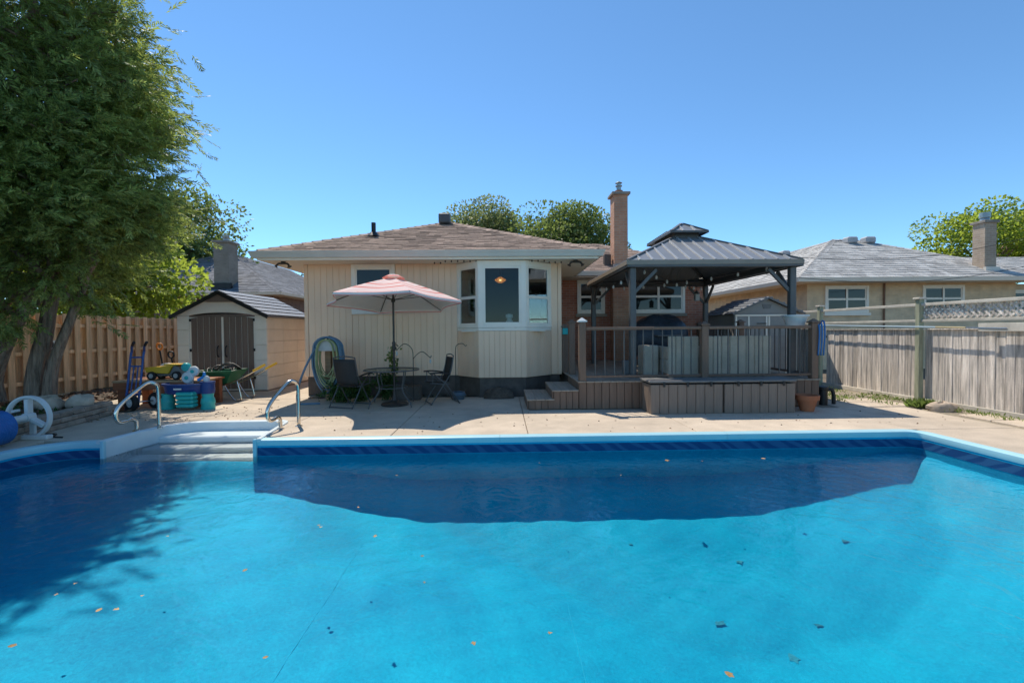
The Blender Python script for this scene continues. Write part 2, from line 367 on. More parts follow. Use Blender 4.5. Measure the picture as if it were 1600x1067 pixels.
metal_dark = mat('charcoal metal', (0.10, 0.095, 0.09), 0.42, 0.12, 5, metal=0.0, spec=0.5)
metal_roof = mat('gazebo steel roof', (0.25, 0.245, 0.24), 0.36, 0.08, 3, spec=0.6)
fascia_m = mat('gazebo fascia', (0.28, 0.23, 0.18), 0.45, 0.06)
composite = mat('brown composite', (0.20, 0.125, 0.085), 0.7, 0.14, 5, stretch=(3, 3, 0.25), rnd=0.12, bump=0.15, bscale=40)
deck_board_m = mat('weathered deck board', (0.36, 0.28, 0.21), 0.8, 0.2, 5, stretch=(6, 0.4, 3), rnd=0.12)
box_plastic = mat('deck box resin', (0.235, 0.175, 0.135), 0.6, 0.12, 9, stretch=(4, 4, 0.2), rnd=0.07, bump=0.2, bscale=60)
black_p = mat('black plastic', (0.018, 0.018, 0.018), 0.45, 0.2)
steel = mat('polished steel', (0.68, 0.62, 0.54), 0.16, 0.03, 3, metal=1.0)
cedar_wood = mat('fresh fence board', (0.74, 0.47, 0.26), 0.8, 0.24, 4, stretch=(5, 5, 0.35), rnd=0.18, bump=0.25, bscale=20)
grey_wood = mat('weathered fence board', (0.64, 0.555, 0.475), 0.85, 0.5, 3.2, stretch=(7, 7, 0.45), rnd=0.26, bump=0.35, bscale=16, fine=0.1)
green_wood = mat('green stained post', (0.40, 0.40, 0.27), 0.85, 0.28, 4, stretch=(4, 4, 0.5), rnd=0.1, bump=0.2)
pale_wood = mat('pale weathered rail', (0.58, 0.52, 0.43), 0.85, 0.18, 5, stretch=(1, 1, 1), rnd=0.1)
bark = mat('cedar bark', (0.32, 0.22, 0.155), 0.9, 0.5, 3.5, stretch=(5, 5, 0.6), bump=1.0, bscale=5, bdist=0.09)
stone_m = mat('bed stone', (0.34, 0.27, 0.21), 0.9, 0.3, 5, rnd=0.2, bump=0.7, bscale=14)
rock_m = mat('field rock', (0.46, 0.36, 0.27), 0.9, 0.3, 4, rnd=0.15, bump=0.6, bscale=12)
shed_beige = mat('beige resin panel', (0.84, 0.77, 0.66), 0.6, 0.05, 3, rnd=0.02)
shed_brown = mat('brown resin plank', (0.19, 0.135, 0.105), 0.55, 0.15, 6, stretch=(6, 6, 0.3), rnd=0.1)
shed_grey = mat('grey resin panel', (0.30, 0.285, 0.26), 0.6, 0.06, 3, rnd=0.02)
shed_roof_m = mat('shed roof tile', (0.23, 0.24, 0.26), 0.55, 0.12, 6, rnd=0.05)
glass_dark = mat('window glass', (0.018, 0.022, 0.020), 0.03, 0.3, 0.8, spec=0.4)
clear_glass = glass_mat('clear window glass')
table_glass = glass_mat('table glass', (0.72, 0.8, 0.78), 1.5)
mesh_seat = mat('charcoal sling', (0.04, 0.038, 0.036), 0.8, 0.1, 40)
wicker = mat('whitewashed wicker', (0.47, 0.40, 0.31), 0.7, 0.12, 5, rnd=0.06, bump=0.3, bscale=60)
terracotta = mat('terracotta', (0.42, 0.15, 0.07), 0.8, 0.12, 6)
blue_paint = mat('blue enamel', (0.03, 0.08, 0.26), 0.35, 0.1)
rubber = mat('rubber tyre', (0.02, 0.02, 0.02), 0.8, 0.2)
teal_p = mat('turquoise plastic', (0.03, 0.42, 0.40), 0.4, 0.06)
navy_p = mat('navy plastic', (0.015, 0.05, 0.20), 0.4, 0.08)
yellow_p = mat('yellow plastic', (0.75, 0.42, 0.03), 0.45, 0.06)
grey_p = mat('grey plastic', (0.18, 0.17, 0.16), 0.55, 0.1)
white_p = mat('white plastic', (0.68, 0.68, 0.65), 0.45, 0.04)
green_p = mat('green tray', (0.02, 0.13, 0.06), 0.45, 0.12)
redwood = mat('red brown bench timber', (0.30, 0.10, 0.045), 0.75, 0.2, 5, stretch=(0.5, 4, 4), rnd=0.12)
tan_wood = mat('tan table timber', (0.45, 0.27, 0.15), 0.75, 0.18, 5, stretch=(0.5, 4, 4), rnd=0.1)
solar_blue = mat('solar cover', (0.015, 0.13, 0.38), 0.42, 0.12, 12, bump=0.6, bscale=45)
tarp = mat('dark blue tarpaulin', (0.035, 0.045, 0.06), 0.35, 0.3, 4, bump=1.0, bscale=7)
hose_bl = mat('blue grey hose', (0.13, 0.22, 0.30), 0.45, 0.12)
hose_yl = mat('yellow green hose', (0.40, 0.43, 0.20), 0.5, 0.12)
water_mat(); stripe_mat()
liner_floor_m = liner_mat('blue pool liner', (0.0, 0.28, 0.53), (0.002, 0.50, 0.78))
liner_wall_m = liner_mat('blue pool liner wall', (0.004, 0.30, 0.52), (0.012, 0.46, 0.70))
liner_band_m = liner_mat('pool liner border print', (0.012, 0.065, 0.18), (0.03, 0.11, 0.235), band=True)
cedar_leaf = leaf_mat('cedar foliage', (0.185, 0.245, 0.08), 0.42, 0.65, (0.42, 0.49, 0.10))
maple_leaf = leaf_mat('maple foliage', (0.10, 0.17, 0.035), 0.6, 0.4, (0.46, 0.55, 0.07))
far_leaf = leaf_mat('far foliage', (0.12, 0.17, 0.055), 0.4, 0.45, (0.3, 0.38, 0.09))
pale_leaf = leaf_mat('pale far foliage', (0.20, 0.23, 0.10), 0.4, 0.35, (0.36, 0.42, 0.15))
herb_leaf = leaf_mat('herb foliage', (0.06, 0.12, 0.03), 0.4, 0.4)
weed_leaf = leaf_mat('weed foliage', (0.16, 0.22, 0.05), 0.4, 0.4)
litter_m = mat('dry leaf litter', (0.22, 0.13, 0.08), 0.9, 0.3, 20, isl=0.45)

# ------------------------------------------------------------------ ground with the pool cut out of it
PX0, PX1, PY0, PY1 = -6.15, 5.76, 0.25, 6.22            # inner faces of the pool walls
SX0, SX1, SYB = -5.42, -3.34, 7.52                      # step recess
WATER = -0.22
g = MB(); xs = [-900, PX0 - 0.1, SX0 - 0.04, SX1 + 0.04, PX1 + 0.1, 900]; ys = [-900, PY0 - 0.1, PY1 + 0.1, SYB + 0.04, 900]
for i in range(5):
    for j in range(4):
        if (j == 1 and 1 <= i <= 3) or (j == 2 and i == 2): continue
        g.poly([(xs[i], ys[j], -0.07), (xs[i + 1], ys[j], -0.07), (xs[i + 1], ys[j + 1], -0.07), (xs[i], ys[j + 1], -0.07)])
tag(g.build('ground', earth), 'bare brown earth under the yard', None, None, 'structure')

# ------------------------------------------------------------------ patio of cast slabs
patio = root('patio', 'beige brushed concrete patio slabs around the pool', None, (0, 8, 0), None, 'structure')
CY0 = PY1 + 0.115
def slab(x0, x1, y0, y1): bx('slab', x0 + 0.005, x1 - 0.005, y0 + 0.005, y1 - 0.005, -0.10, 0.0, concrete, patio, 0.006)
slab(-7.3, SX0, CY0, 8.3)
slab(SX0, SX1, SYB, 8.3)
cut = [SX1, -1.58, 0.35, 2.75, 4.4, 5.82]
for a, b in zip(cut, cut[1:]): slab(a, b, CY0, 8.3)
slab(5.82, 7.35, CY0, 8.15)
cut2 = [-8.6, -5.4, -3.4, -1.58, 0.35]
for a, b in zip(cut2, cut2[1:]): slab(a, b, 8.3, 10.05)
slab(-8.6, -5.9, 10.05, 11.5); slab(-5.9, -4.3, 10.05, 12.2); slab(-5.9, -4.5, 12.2, 15.5)
slab(0.35, 3.0, 8.3, 10.05)
slab(-7.15, PX0 - 0.125, -1.0, 3.0); slab(-7.15, PX0 - 0.125, 3.0, CY0)
slab(PX1 + 0.125, 7.35, -1.0, 3.2); slab(PX1 + 0.125, 7.35, 3.2, CY0)
# ------------------------------------------------------------------ pool basin
pool = root('swimming_pool', 'in-ground rectangular pool with blue liner, printed border and white coping', 'pool', (0, 3.2, -0.8))
R1, R2 = 0.55, 0.14
def P3(l, z=0): return [(x, y, z) for x, y in l]
left_run = [(PX0, PY0)] + arc(PX0 + R1, PY1 - R1, R1, 180, 90, 10) + [(SX0, PY1)]
right_run = [(SX1, PY1)] + arc(PX1 - R2, PY1 - R2, R2, 90, 0, 6) + [(PX1, PY0)]
full = left_run + right_run
prof = [(-0.006, -0.078), (-0.012, -0.045), (-0.008, -0.006), (0.008, 0.004), (0.05, 0.008), (0.055, 0.004), (0.064, 0.008), (0.12, 0.006), (0.12, -0.08), (0.02, -0.08)]
def coping(path): MB().sweep(prof, P3(path)).build('coping_rail', vinyl_white, pool, smooth=True)
coping([(PX0, PY0), (PX0, 3.0)]); coping([(PX0, 3.004)] + left_run[1:])
coping([(SX1, PY1), (-0.05, PY1)]); coping([(-0.046, PY1), (3.1, PY1)]); coping([(3.104, PY1)] + right_run[1:-1] + [(PX1, 3.4)]); coping([(PX1, 3.396), (PX1, PY0)])
coping([(PX1, PY0), (0, PY0)]); coping([(-0.004, PY0), (PX0, PY0)])
wall = MB()
def strip(run, z0, z1, off=0.0):
    w_ = MB(); p = P3(run); w_.sweep([(off, z0), (off, z1)], p)
    w_.f = [f for f in w_.f if len(f) == 4][: (len(run) - 1) * 2]; w_.f = w_.f[::2]; return w_
def wallpart(name, run, z0, z1, mt, off=0.0): strip(run, z0, z1, off).build(name, mt, pool, smooth=True, recalc=False)
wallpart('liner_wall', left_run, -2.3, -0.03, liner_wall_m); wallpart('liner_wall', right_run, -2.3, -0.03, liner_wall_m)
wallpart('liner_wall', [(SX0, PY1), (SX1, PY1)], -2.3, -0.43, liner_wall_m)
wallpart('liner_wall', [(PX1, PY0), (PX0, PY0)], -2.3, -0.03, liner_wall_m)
for run in (left_run, right_run, [(PX1, PY0), (PX0, PY0)]): wallpart('border_band', run, -0.215, -0.105, liner_band_m, -0.004)
# vinyl floor: shallow shelf on the left, hopper on the right (heights are a smooth field)
def sm(a, b, x): t = max(0, min(1, (x - a) / (b - a))); return t * t * (3 - 2 * t)
def depth(x, y):
    d = 0.30 + 0.30 * sm(-3.6, -1.0, x) * sm(5.9, 2.6, x)
    # the far side slopes down to the deep floor along a curved crease
    yb = float(np.interp(x, [-6.15, -1.2, 0.1, 1.28, 2.04, 3.6, 4.9, 5.76], [6.1, 5.85, 5.04, 4.2, 3.92, 4.08, 4.8, 6.1]))
    d += 0.30 * (6.15 - max(y, yb))
    d += 0.008 * math.sin(7.1 * x + 2.3 * y) * math.sin(8.3 * y - 1.7 * x) + 0.005 * math.sin(17 * x - 9 * y) * math.sin(15 * y + 4 * x)     # added ripples: waver the shadow edge and shade like caustics
    cove = min(x - PX0, PX1 - x, y - PY0, PY1 - y); d -= 0.22 * (1 - sm(0.0, 0.4, cove))
    return -0.22 - d
fl = MB(); nx, ny = 200, 104
for j in range(ny + 1):
    for i in range(nx + 1):
        x = PX0 + (PX1 - PX0) * i / nx; y = PY0 + (PY1 - PY0) * j / ny; fl.v.append((x, y, depth(x, y)))
for j in range(ny):
    for i in range(nx):
        a = j * (nx + 1) + i; fl.f.append((a, a + 1, a + nx + 2, a + nx + 1))
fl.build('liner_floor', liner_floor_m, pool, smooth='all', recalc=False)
seam = MB()
for xa, ya, xb, yb in ((-1.55, 5.0, -1.55, 0.4), (0.62, 4.4, 0.62, 0.4)):
    seam.tube([(xa, ya + (yb - ya) * k / 40, depth(xa, ya + (yb - ya) * k / 40) + 0.001) for k in range(41)], 0.0025, 4)
seam.build('liner_seam', mat('liner seam', (0.02, 0.50, 0.74), 0.5, 0.05), pool)
# water body
# ------------------------------------------------------------------ moulded entry steps
steps = root('pool_steps', 'white moulded plastic entry steps recessed into the pool edge', 'pool steps', (-4.4, 6.9, -0.5))
sp = [(SX0 + 0.02, PY1 - 0.02), (SX0 + 0.06, 6.75)] + arc(SX0 + 0.62, 6.98, 0.52, 175, 90, 10) + [(-3.75, 7.5)] + arc(-3.72, 7.32, 0.18, 80, 10, 4) + [(SX1 - 0.03, PY1 - 0.02)]
MB().sweep([(0.0, -0.75), (0.0, 0.0), (0.02, 0.018), (0.075, 0.018), (0.085, -0.02), (0.012, -0.03), (0.012, -0.75)], P3(sp)).build('step_shell', step_white, steps, smooth=True)
rec = [(x, y) for x, y in sp if y > PY1 + 0.06]
plan = [(PX0 - 0.05, PY0 - 0.05), (PX1 + 0.05, PY0 - 0.05), (PX1 + 0.05, PY1 + 0.05), (SX1 - 0.03, PY1 + 0.05)] + rec[::-1] + [(SX0 + 0.03, PY1 + 0.05), (PX0 - 0.05, PY1 + 0.05)]
water = MB().prism([(x, y, -2.6) for x, y in plan], (0, 0, 2.6 + WATER)).build('pool_water', MATS['water']); tag(water, 'clear turquoise pool water with gentle ripples', None, None, 'structure')
def inside(x, y):
    c = False; n = len(sp)
    for i in range(n):
        (x1, y1), (x2, y2) = sp[i], sp[(i + 1) % n]
        if (y1 > y) != (y2 > y) and x < (x2 - x1) * (y - y1) / (y2 - y1) + x1: c = not c
    return c
for y0, y1, z in ((7.08, 7.5, -0.135), (6.80, 7.08, -0.245), (6.52, 6.80, -0.325), (6.2, 6.52, -0.405)):
    xa = min(x / 100 for x in range(-560, -320, 2) if inside(x / 100, (y0 + min(y1, 7.4)) / 2)) - 0.1
    bx('tread', xa, SX1 - 0.06, y0 + 0.001, y1 - 0.001, z - 0.25, z, step_white, steps, 0.02)
for x0, x1 in ((SX0, SX0 + 0.05), (SX1 - 0.05, SX1)): bx('end_flange', x0, x1, PY1 - 0.035, PY1 + 0.02, -0.43, 0.016, vinyl_white, steps, 0.008)
# concrete fill at the rounded recess corner
fc = [(SX0 - 0.0, CY0, -0.003), (SX0, SYB, -0.003), (-4.7, SYB, -0.003)] + [(x, y, -0.003) for x, y in arc(SX0 + 0.62, 6.98, 0.56, 90, 175, 8)]
MB().poly(fc).build('slab', concrete, patio, recalc=False)
fc = [(-3.75, SYB, -0.003), (SX1, SYB, -0.003), (SX1, CY0, -0.003), (-3.50, 7.3, -0.003)]
MB().poly(fc).build('slab', concrete, patio, recalc=False)

# ------------------------------------------------------------------ handrails
def handrail(x, label):
    h = root('pool_handrail', label, 'handrail', (x, 6.95, 0))
    # shaped like a cane: tall leg rises from the deck, arm slopes toward the water, hooks back to a short leg
    pts = smooth_path([(x + 0.10, 7.12, 0.0), (x + 0.10, 7.12, 0.35), (x + 0.10, 7.11, 0.62), (x + 0.085, 7.07, 0.69), (x + 0.03, 6.99, 0.71), (x - 0.02, 6.84, 0.61), (x - 0.07, 6.68, 0.48), (x - 0.10, 6.6, 0.37),
                       (x - 0.11, 6.585, 0.27), (x - 0.10, 6.63, 0.185), (x - 0.095, 6.73, 0.175), (x - 0.09, 6.83, 0.19), (x - 0.09, 6.91, 0.15), (x - 0.09, 6.93, 0.08), (x - 0.09, 6.93, 0.0)], 6)
    MB().tube(pts, 0.027, 12).build('rail_tube', steel, h, smooth='all')
    for px, py in ((x + 0.10, 7.12), (x - 0.09, 6.93)):
        MB().lathe([(0.0, 0.012), (0.04, 0.012), (0.055, 0.004), (0.055, 0.0)], (px, py, 0.0), 16).build('escutcheon', steel, h, smooth=True)
handrail(-5.42, 'bent stainless handrail on the shaded side of the pool steps, before the hand truck')
handrail(-3.28, 'bent stainless handrail on the sunlit side of the pool steps, nearer the umbrella')

# ------------------------------------------------------------------ roofs: courses of single shingle tabs
def shingles(name, A, B, TA, TB, mt, parent, course=0.19, tab=0.3, seed=1):
    """trapezoid with eave A-B and top edge TA-TB, covered in lapped tabs"""
    rng = random.Random(seed); A, B, TA, TB = map(Vector, (A, B, TA, TB))
    up = ((TA + TB) / 2 - (A + B) / 2); ln = (up - (B - A).normalized() * up.dot((B - A).normalized())).length
    nrm = (B - A).cross(TA - A).normalized()
    if nrm.z < 0: nrm = -nrm
    rows = max(1, int(ln / course)); q = []
    for r in range(rows):
        v0, v1 = r / rows, min(1.0, (r + 1.25) / rows)
        L0, R0 = A.lerp(TA, v0), B.lerp(TB, v0); L1, R1 = A.lerp(TA, v1), B.lerp(TB, v1)
        w = (R0 - L0).length; along = (B - A).normalized(); x = -rng.uniform(0, tab)
        while x < w:
            t = tab * rng.uniform(0.55, 1.3); a, b = max(0, x), min(w, x + t - 0.006); x += t
            if b - a < 0.03: continue
            lift = nrm * (0.012 + rng.uniform(0, 0.012)); up1 = (L1 - L0) - along * (L1 - L0).dot(along)
            s0 = (L1 - L0).dot(along); s1 = w - (R1 - L0).dot(along)
            a1, b1 = max(a, s0), min(b, w - s1)
            if b1 < a1: a1 = b1 = (max(a, s0) + min(b, w - s1)) / 2
            jy = up1.normalized() * rng.uniform(-0.008, 0.008)
            p = [L0 + along * a + lift + jy, L0 + along * b + lift + jy, L0 + up1 + along * b1, L0 + up1 + along * a1]
            q.append(p); q.append([L0 + along * a + jy, L0 + along * b + jy, p[1], p[0]])
    # front edges belong to the tab above them: build pairs as one island
    vs, fs = [], []
    for i in range(0, len(q), 2):
        k = len(vs); top, lip = q[i], q[i + 1]; vs += [lip[0], lip[1], top[1], top[0], top[2], top[3]]
        fs += [(k, k + 1, k + 2, k + 3), (k + 3, k + 2, k + 4, k + 5)]
    mb = MB(); mb.v = [tuple(v) for v in vs]; mb.f = fs
    o = mb.build(name, mt, parent, recalc=False); o['kind'] = 'stuff'; return o
def plane(name, pts, mt, parent): return MB().poly(pts).build(name, mt, parent, recalc=False)
def hip_caps(a, b, mt, parent, n=None, w=0.16):
    a, b = Vector(a), Vector(b); d = b - a; n = n or int(d.length / 0.24); mb = MB()
    s = d.cross(Vector((0, 0, 1))).normalized() * w
    for i in range(n):
        p = a + d * (i / n); q = a + d * ((i + 1.2) / n); h = Vector((0, 0, 0.03)); z = Vector((0, 0, -0.035))
        mb.add([p + s + z, p + h * 1.4, p - s + z, q + s + z, q + h * 0.8, q - s + z], [(0, 1, 4, 3), (1, 2, 5, 4)])
    o = mb.build('hip_cap', mt, parent, recalc=False); o['kind'] = 'stuff'
GUT = [(0.0, 0.0), (0.0, -0.13), (-0.075, -0.13), (-0.10, -0.06), (-0.115, -0.035), (-0.125, 0.0), (-0.115, 0.0), (-0.10, -0.03), (-0.07, -0.12), (-0.012, -0.12), (-0.012, 0.0)]
def window(parent, xc, y, z0, z1, w, panes=1, hung=True, glass=None, fr=0.07, sill=True, sillm=None):
    """window set in a wall that faces the camera (towards -Y): frame, sashes, panes, sill"""
    x0, x1 = xc - w / 2, xc + w / 2; wd = MB()
    wd.box(x0, x0 + fr, y - 0.05, y + 0.03, z0, z1).box(x1 - fr, x1, y - 0.05, y + 0.03, z0, z1)
    wd.box(x0 + fr, x1 - fr, y - 0.05, y + 0.03, z1 - fr, z1).box(x0 + fr, x1 - fr, y - 0.05, y + 0.03, z0, z0 + fr)
    o = wd.build('window', trim, parent, bev=0.004)
    iw = (w - 2 * fr) / panes
    for k in range(panes):
        a = x0 + fr + iw * k; b = a + iw
        if k: bx('mullion', a - 0.035, a + 0.035, y - 0.045, y + 0.02, z0 + fr, z1 - fr, trim, o)
        zs = [(z0 + fr, (z0 + z1) / 2), ((z0 + z1) / 2, z1 - fr)] if hung else [(z0 + fr, z1 - fr)]
        for i, (p, q) in enumerate(zs):
            yy = y - 0.042 + 0.017 * i; s = 0.035
            sm_ = MB().box(a, a + s, yy, yy + 0.016, p, q).box(b - s, b, yy, yy + 0.016, p, q).box(a + s, b - s, yy, yy + 0.016, p, p + s).box(a + s, b - s, yy, yy + 0.016, q - s, q)
            sm_.build('sash', trim, o)
            bx('pane', a + s, b - s, yy + 0.006, yy + 0.010, p + s, q - s, glass or glass_dark, o, 0)
    if sill: bx('sill', x0 - 0.05, x1 + 0.05, y - 0.09, y + 0.02, z0 - 0.10, z0 - 0.002, sillm or trim, o, 0.006)
    return o

# ------------------------------------------------------------------ the house
house = root('house', 'cream sided bungalow with brown shingled hip roof and projecting bay window', 'house', (-1.5, 12, 0))
WY, WX0, WX1 = 10.5, -4.49, 1.34          # rear wing front wall
SZ0, SZ1 = 0.44, 3.0                      # siding from foundation to soffit
EX0, EX1, EY, EZ = -5.18, 2.08, 9.78, 3.17  # eave
BAYP = [(-1.03, WY), (-0.52, 9.95), (0.52, 9.95), (1.13, WY)]
MB().box(WX0 + 0.02, WX1 - 0.02, WY + 0.03, WY + 0.2, 0, SZ0).build('foundation', foundation_m, house)
MB().prism([(x * 0.97, y + 0.03, 0) for x, y in BAYP], (0, 0, SZ0 + 0.0)).build('foundation', foundation_m, house)
# wall body behind the boards (open behind the bay and the small window)
WIN = (-3.43, -2.44, 1.86, 2.995)
wb_ = MB().box(WX0, WIN[0], WY + 0.022, WY + 0.15, SZ0, SZ1).box(WIN[0], WIN[1], WY + 0.022, WY + 0.15, SZ0, WIN[2]).box(WIN[1], BAYP[0][0], WY + 0.022, WY + 0.15, SZ0, SZ1)
wb_.box(BAYP[3][0], WX1, WY + 0.022, WY + 0.15, SZ0, SZ1).box(BAYP[0][0], BAYP[3][0], WY + 0.022, WY + 0.15, SZ0, 1.5)
wb_.box(WX0, WX0 + 0.15, WY + 0.15, 14.2, SZ0, SZ1).box(WX1 - 0.15, WX1, WY + 0.15, 14.2, SZ0, SZ1)
wb_.build('wall', siding_back, house)
MB().box(WX1, WX1 + 0.02, WY + 0.0, 14.0, SZ0, SZ1).build('wall', siding, house)
MB().box(WX0 - 0.02, WX0, WY + 0.0, 14.0, SZ0, SZ1).build('wall', siding, house)
BW = 0.146
def boards_x(x0, x1, y, z0, z1):
    n = max(1, round((x1 - x0) / BW)); w = (x1 - x0) / n
    for i in range(n):
        bx('siding_board', x0 + w * i + 0.0015, x0 + w * (i + 1) - 0.0015, y, y + 0.02, z0, z1, siding, house, 0.005)
boards_x(WX0 + 0.07, WIN[0] - 0.005, WY, SZ0, SZ1); boards_x(WIN[0], WIN[1], WY, SZ0, WIN[2] - 0.005)
boards_x(WIN[1] + 0.005, BAYP[0][0], WY, SZ0, SZ1); boards_x(BAYP[3][0], WX1 - 0.06, WY, SZ0, SZ1)
for x in (WX0 - 0.022, WX1 - 0.055): bx('corner_trim', x, x + 0.085, WY - 0.008, WY + 0.02, SZ0, SZ1, siding, house)
window(house, (WIN[0] + WIN[1]) / 2, WY, WIN[2], WIN[3], WIN[1] - WIN[0], 1, True, sill=False, fr=0.09)

# bay window
bay = MB().prism([(x, y, 1.46) for x, y in BAYP], (0, 0, 0.06)).build('bay_window', trim, house)
def bay_face(p, q, hung):
    p, q = Vector((*p, 0)), Vector((*q, 0)); d = (q - p); L_ = d.length; ang = math.atan2(d.y, d.x); mid = (p + q) / 2
    R = Matrix.Rotation(ang, 4, 'Z')
    def piece(name, u0, u1, n0, n1, z0, z1, mt, parent, bev=0.004):
        c = p + d.normalized() * ((u0 + u1) / 2); nrm = Vector((d.y, -d.x, 0)).normalized()
        c = c + nrm * ((n0 + n1) / 2); key = (round(u1 - u0, 4), round(n1 - n0, 4), round(z1 - z0, 4), mt.name, bev)
        if key not in CACHE:
            o = bx(name, 0, u1 - u0, 0, n1 - n0, 0, z1 - z0, mt, None, bev); bpy.data.objects.remove(o)
        M4 = Matrix.Translation((c.x, c.y, (z0 + z1) / 2)) @ R
        return link_mesh(name, CACHE[key], mt, parent, M4)
    n = max(3, round(L_ / 0.115)); w = L_ / n                                    # boards under the window
    for i in range(n): piece('siding_board', w * i + 0.0015, w * (i + 1) - 0.0015, -0.02, 0.0, SZ0 - 0.01, 1.455, siding, house, 0.005)
    piece('sill_backing', 0.0, L_, -0.05, -0.022, SZ0 - 0.005, 1.455, siding_back, bay)
    s = 0.11 if not hung else 0.075
    z0, z1 = 1.525, 2.99
    for a, b, c, e in ((0, s, z0, z1), (L_ - s, L_, z0, z1), (s, L_ - s, z1 - 0.13, z1), (s, L_ - s, z0, z0 + 0.07)): piece('frame', a, b, -0.07, 0.012, c, e, trim, bay)
    i0, i1, j0, j1 = s, L_ - s, z0 + 0.07, z1 - 0.13
    zs = [(j0, (j0 + j1) / 2 - 0.03), ((j0 + j1) / 2 - 0.03, j1)] if hung else [(j0, j1)]
    for k, (c, e) in enumerate(zs):
        t = 0.032 if hung else 0.045; dn = -0.03 - 0.012 * k
        for a, b, zz0, zz1 in ((i0, i0 + t, c, e), (i1 - t, i1, c, e), (i0 + t, i1 - t, c, c + t), (i0 + t, i1 - t, e - t, e)): piece('sash', a, b, dn, dn + 0.03, zz0, zz1, trim, bay, 0.003)
        piece('pane', i0 + t, i1 - t, dn + 0.01, dn + 0.014, c + t, e - t, clear_glass, bay, 0)
bay_face(BAYP[0], BAYP[1], True); bay_face(BAYP[1], BAYP[2], False); bay_face(BAYP[2], BAYP[3], True)
# dining room behind the bay
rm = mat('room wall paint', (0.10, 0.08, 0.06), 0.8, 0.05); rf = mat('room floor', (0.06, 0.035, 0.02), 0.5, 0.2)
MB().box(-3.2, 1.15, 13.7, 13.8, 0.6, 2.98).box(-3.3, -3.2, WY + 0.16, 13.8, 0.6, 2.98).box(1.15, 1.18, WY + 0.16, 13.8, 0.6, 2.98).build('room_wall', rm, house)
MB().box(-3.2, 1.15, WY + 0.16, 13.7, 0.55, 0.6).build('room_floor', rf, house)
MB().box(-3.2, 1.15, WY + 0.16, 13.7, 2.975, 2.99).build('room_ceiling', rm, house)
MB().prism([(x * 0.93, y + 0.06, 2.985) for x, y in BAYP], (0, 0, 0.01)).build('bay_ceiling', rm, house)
bx('seat_board', -0.9, 0.95, 10.02, 10.6, 1.44, 1.458, trim, house)
# soffit, gutters
sf = MB().box(EX0 + 0.02, EX1 - 0.02, EY + 0.02, WY + 0.02, 3.0, 3.025).box(EX0 + 0.02, WX0 + 0.02, WY + 0.02, 14.2, 3.0, 3.025).box(WX1 - 0.02, EX1 - 0.02, WY + 0.02, 13.4, 3.0, 3.025)
sf.build('soffit', soffit_m, house)
sl = MB()
for k in range(34): sl.box(WX1 + 0.03, EX1 - 0.03, 10.1 + k * 0.09, 10.15 + k * 0.09, 2.994, 2.9995)
sl.build('soffit_vent', soffit_m, house)
MB().box(EX0, EX1, EY, EY + 0.02, 2.99, 3.16).box(EX0, EX0 + 0.02, EY + 0.02, 14, 2.99, 3.16).box(EX1 - 0.02, EX1, EY + 0.02, 13.4, 2.99, 3.16).build('fascia', trim, house)
MB().sweep(GUT, [(EX0 - 0.004, 14, 3.165), (EX0 - 0.004, EY - 0.004, 3.165), (EX1 + 0.004, EY - 0.004, 3.165), (EX1 + 0.004, 13.3, 3.165)]).build('gutter', gutter_m, house)
# roofs
AP = Vector(((EX0 + EX1) / 2, EY + (EX1 - EX0) / 2, EZ + 0.40 * (EX1 - EX0) / 2)); BK = Vector((AP.x, 17.5, AP.z))
rf_ = MB().poly([(EX0, EY, EZ), (EX1, EY, EZ), AP]).poly([(EX0, EY, EZ), AP, BK, (EX0, 17.5, EZ)]).poly([(EX1, EY, EZ), (EX1, 17.5, EZ), BK, AP])
rf_.poly([(EX0, EY, EZ - 0.02), (EX0, 17.5, EZ - 0.02), (EX1, 17.5, EZ - 0.02), (EX1, EY, EZ - 0.02)]); rf_.build('roof', shingle_br, house, recalc=False)
shingles('shingle', (EX0 - 0.03, EY - 0.03, EZ), (EX1 + 0.03, EY - 0.03, EZ), AP, AP, shingle_br, house, 0.145, 0.27, 3)
shingles('shingle', (EX1 + 0.03, EY, EZ), (EX1 + 0.03, 17.5, EZ), AP, BK, shingle_br, house, 0.145, 0.27, 4)
hip_caps((EX0, EY, EZ + 0.01), AP, shingle_br, house); hip_caps((EX1, EY, EZ + 0.01), AP, shingle_br, house); hip_caps(AP, BK, shingle_br, house)
v = MB().box(-1.78, -1.46, 12.98, 13.3, 4.52, 4.80); v.build('roof_vent', mat('roof vent', (0.10, 0.10, 0.10), 0.5), house, bev=0.03)
pv = MB().lathe([(0.16, 0.0), (0.08, 0.1), (0.055, 0.12), (0.055, 0.34), (0.0, 0.34)], (-3.15, 11.35, 3.8), 12); pv.build('plumbing_vent', black_p, house, smooth=True)
# brick main block
BY, BXR, BE = 14.1, 6.4, 13.3
for q_ in ((WX1 + 0.03, BXR, BY, BY + 0.2), (BXR - 0.2, BXR, BY + 0.2, 20), (-4.49, -4.3, 14.2, 20)): MB().box(*q_, 0, 3.05).build('brick_wall', brick_red, house)
MB().box(3.36, 3.84, 13.72, 14.08, 0, 3.2).build('chimney_breast', brick_or, house)
stone_sill = mat('stone sill', (0.36, 0.30, 0.23), 0.8, 0.1)
def px2x(px, Y): return (px - 785) / 711 * Y
window(house, px2x(924, BY), BY, 1.96, 3.0, 0.86, 1, True, sillm=stone_sill, fr=0.085)
window(house, px2x(1030, BY), BY, 1.96, 3.0, 1.66, 2, True, sillm=stone_sill, fr=0.085)
MB().box(1.4, 7.2, BE + 0.02, BY + 0.02, 3.0, 3.02).build('soffit', soffit_m, house)
MB().sweep(GUT, [(EX1 + 0.06, BE - 0.004, 3.165), (7.2 + 0.004, BE - 0.004, 3.165), (7.2 + 0.004, 20, 3.165)]).build('gutter', gutter_m, house)
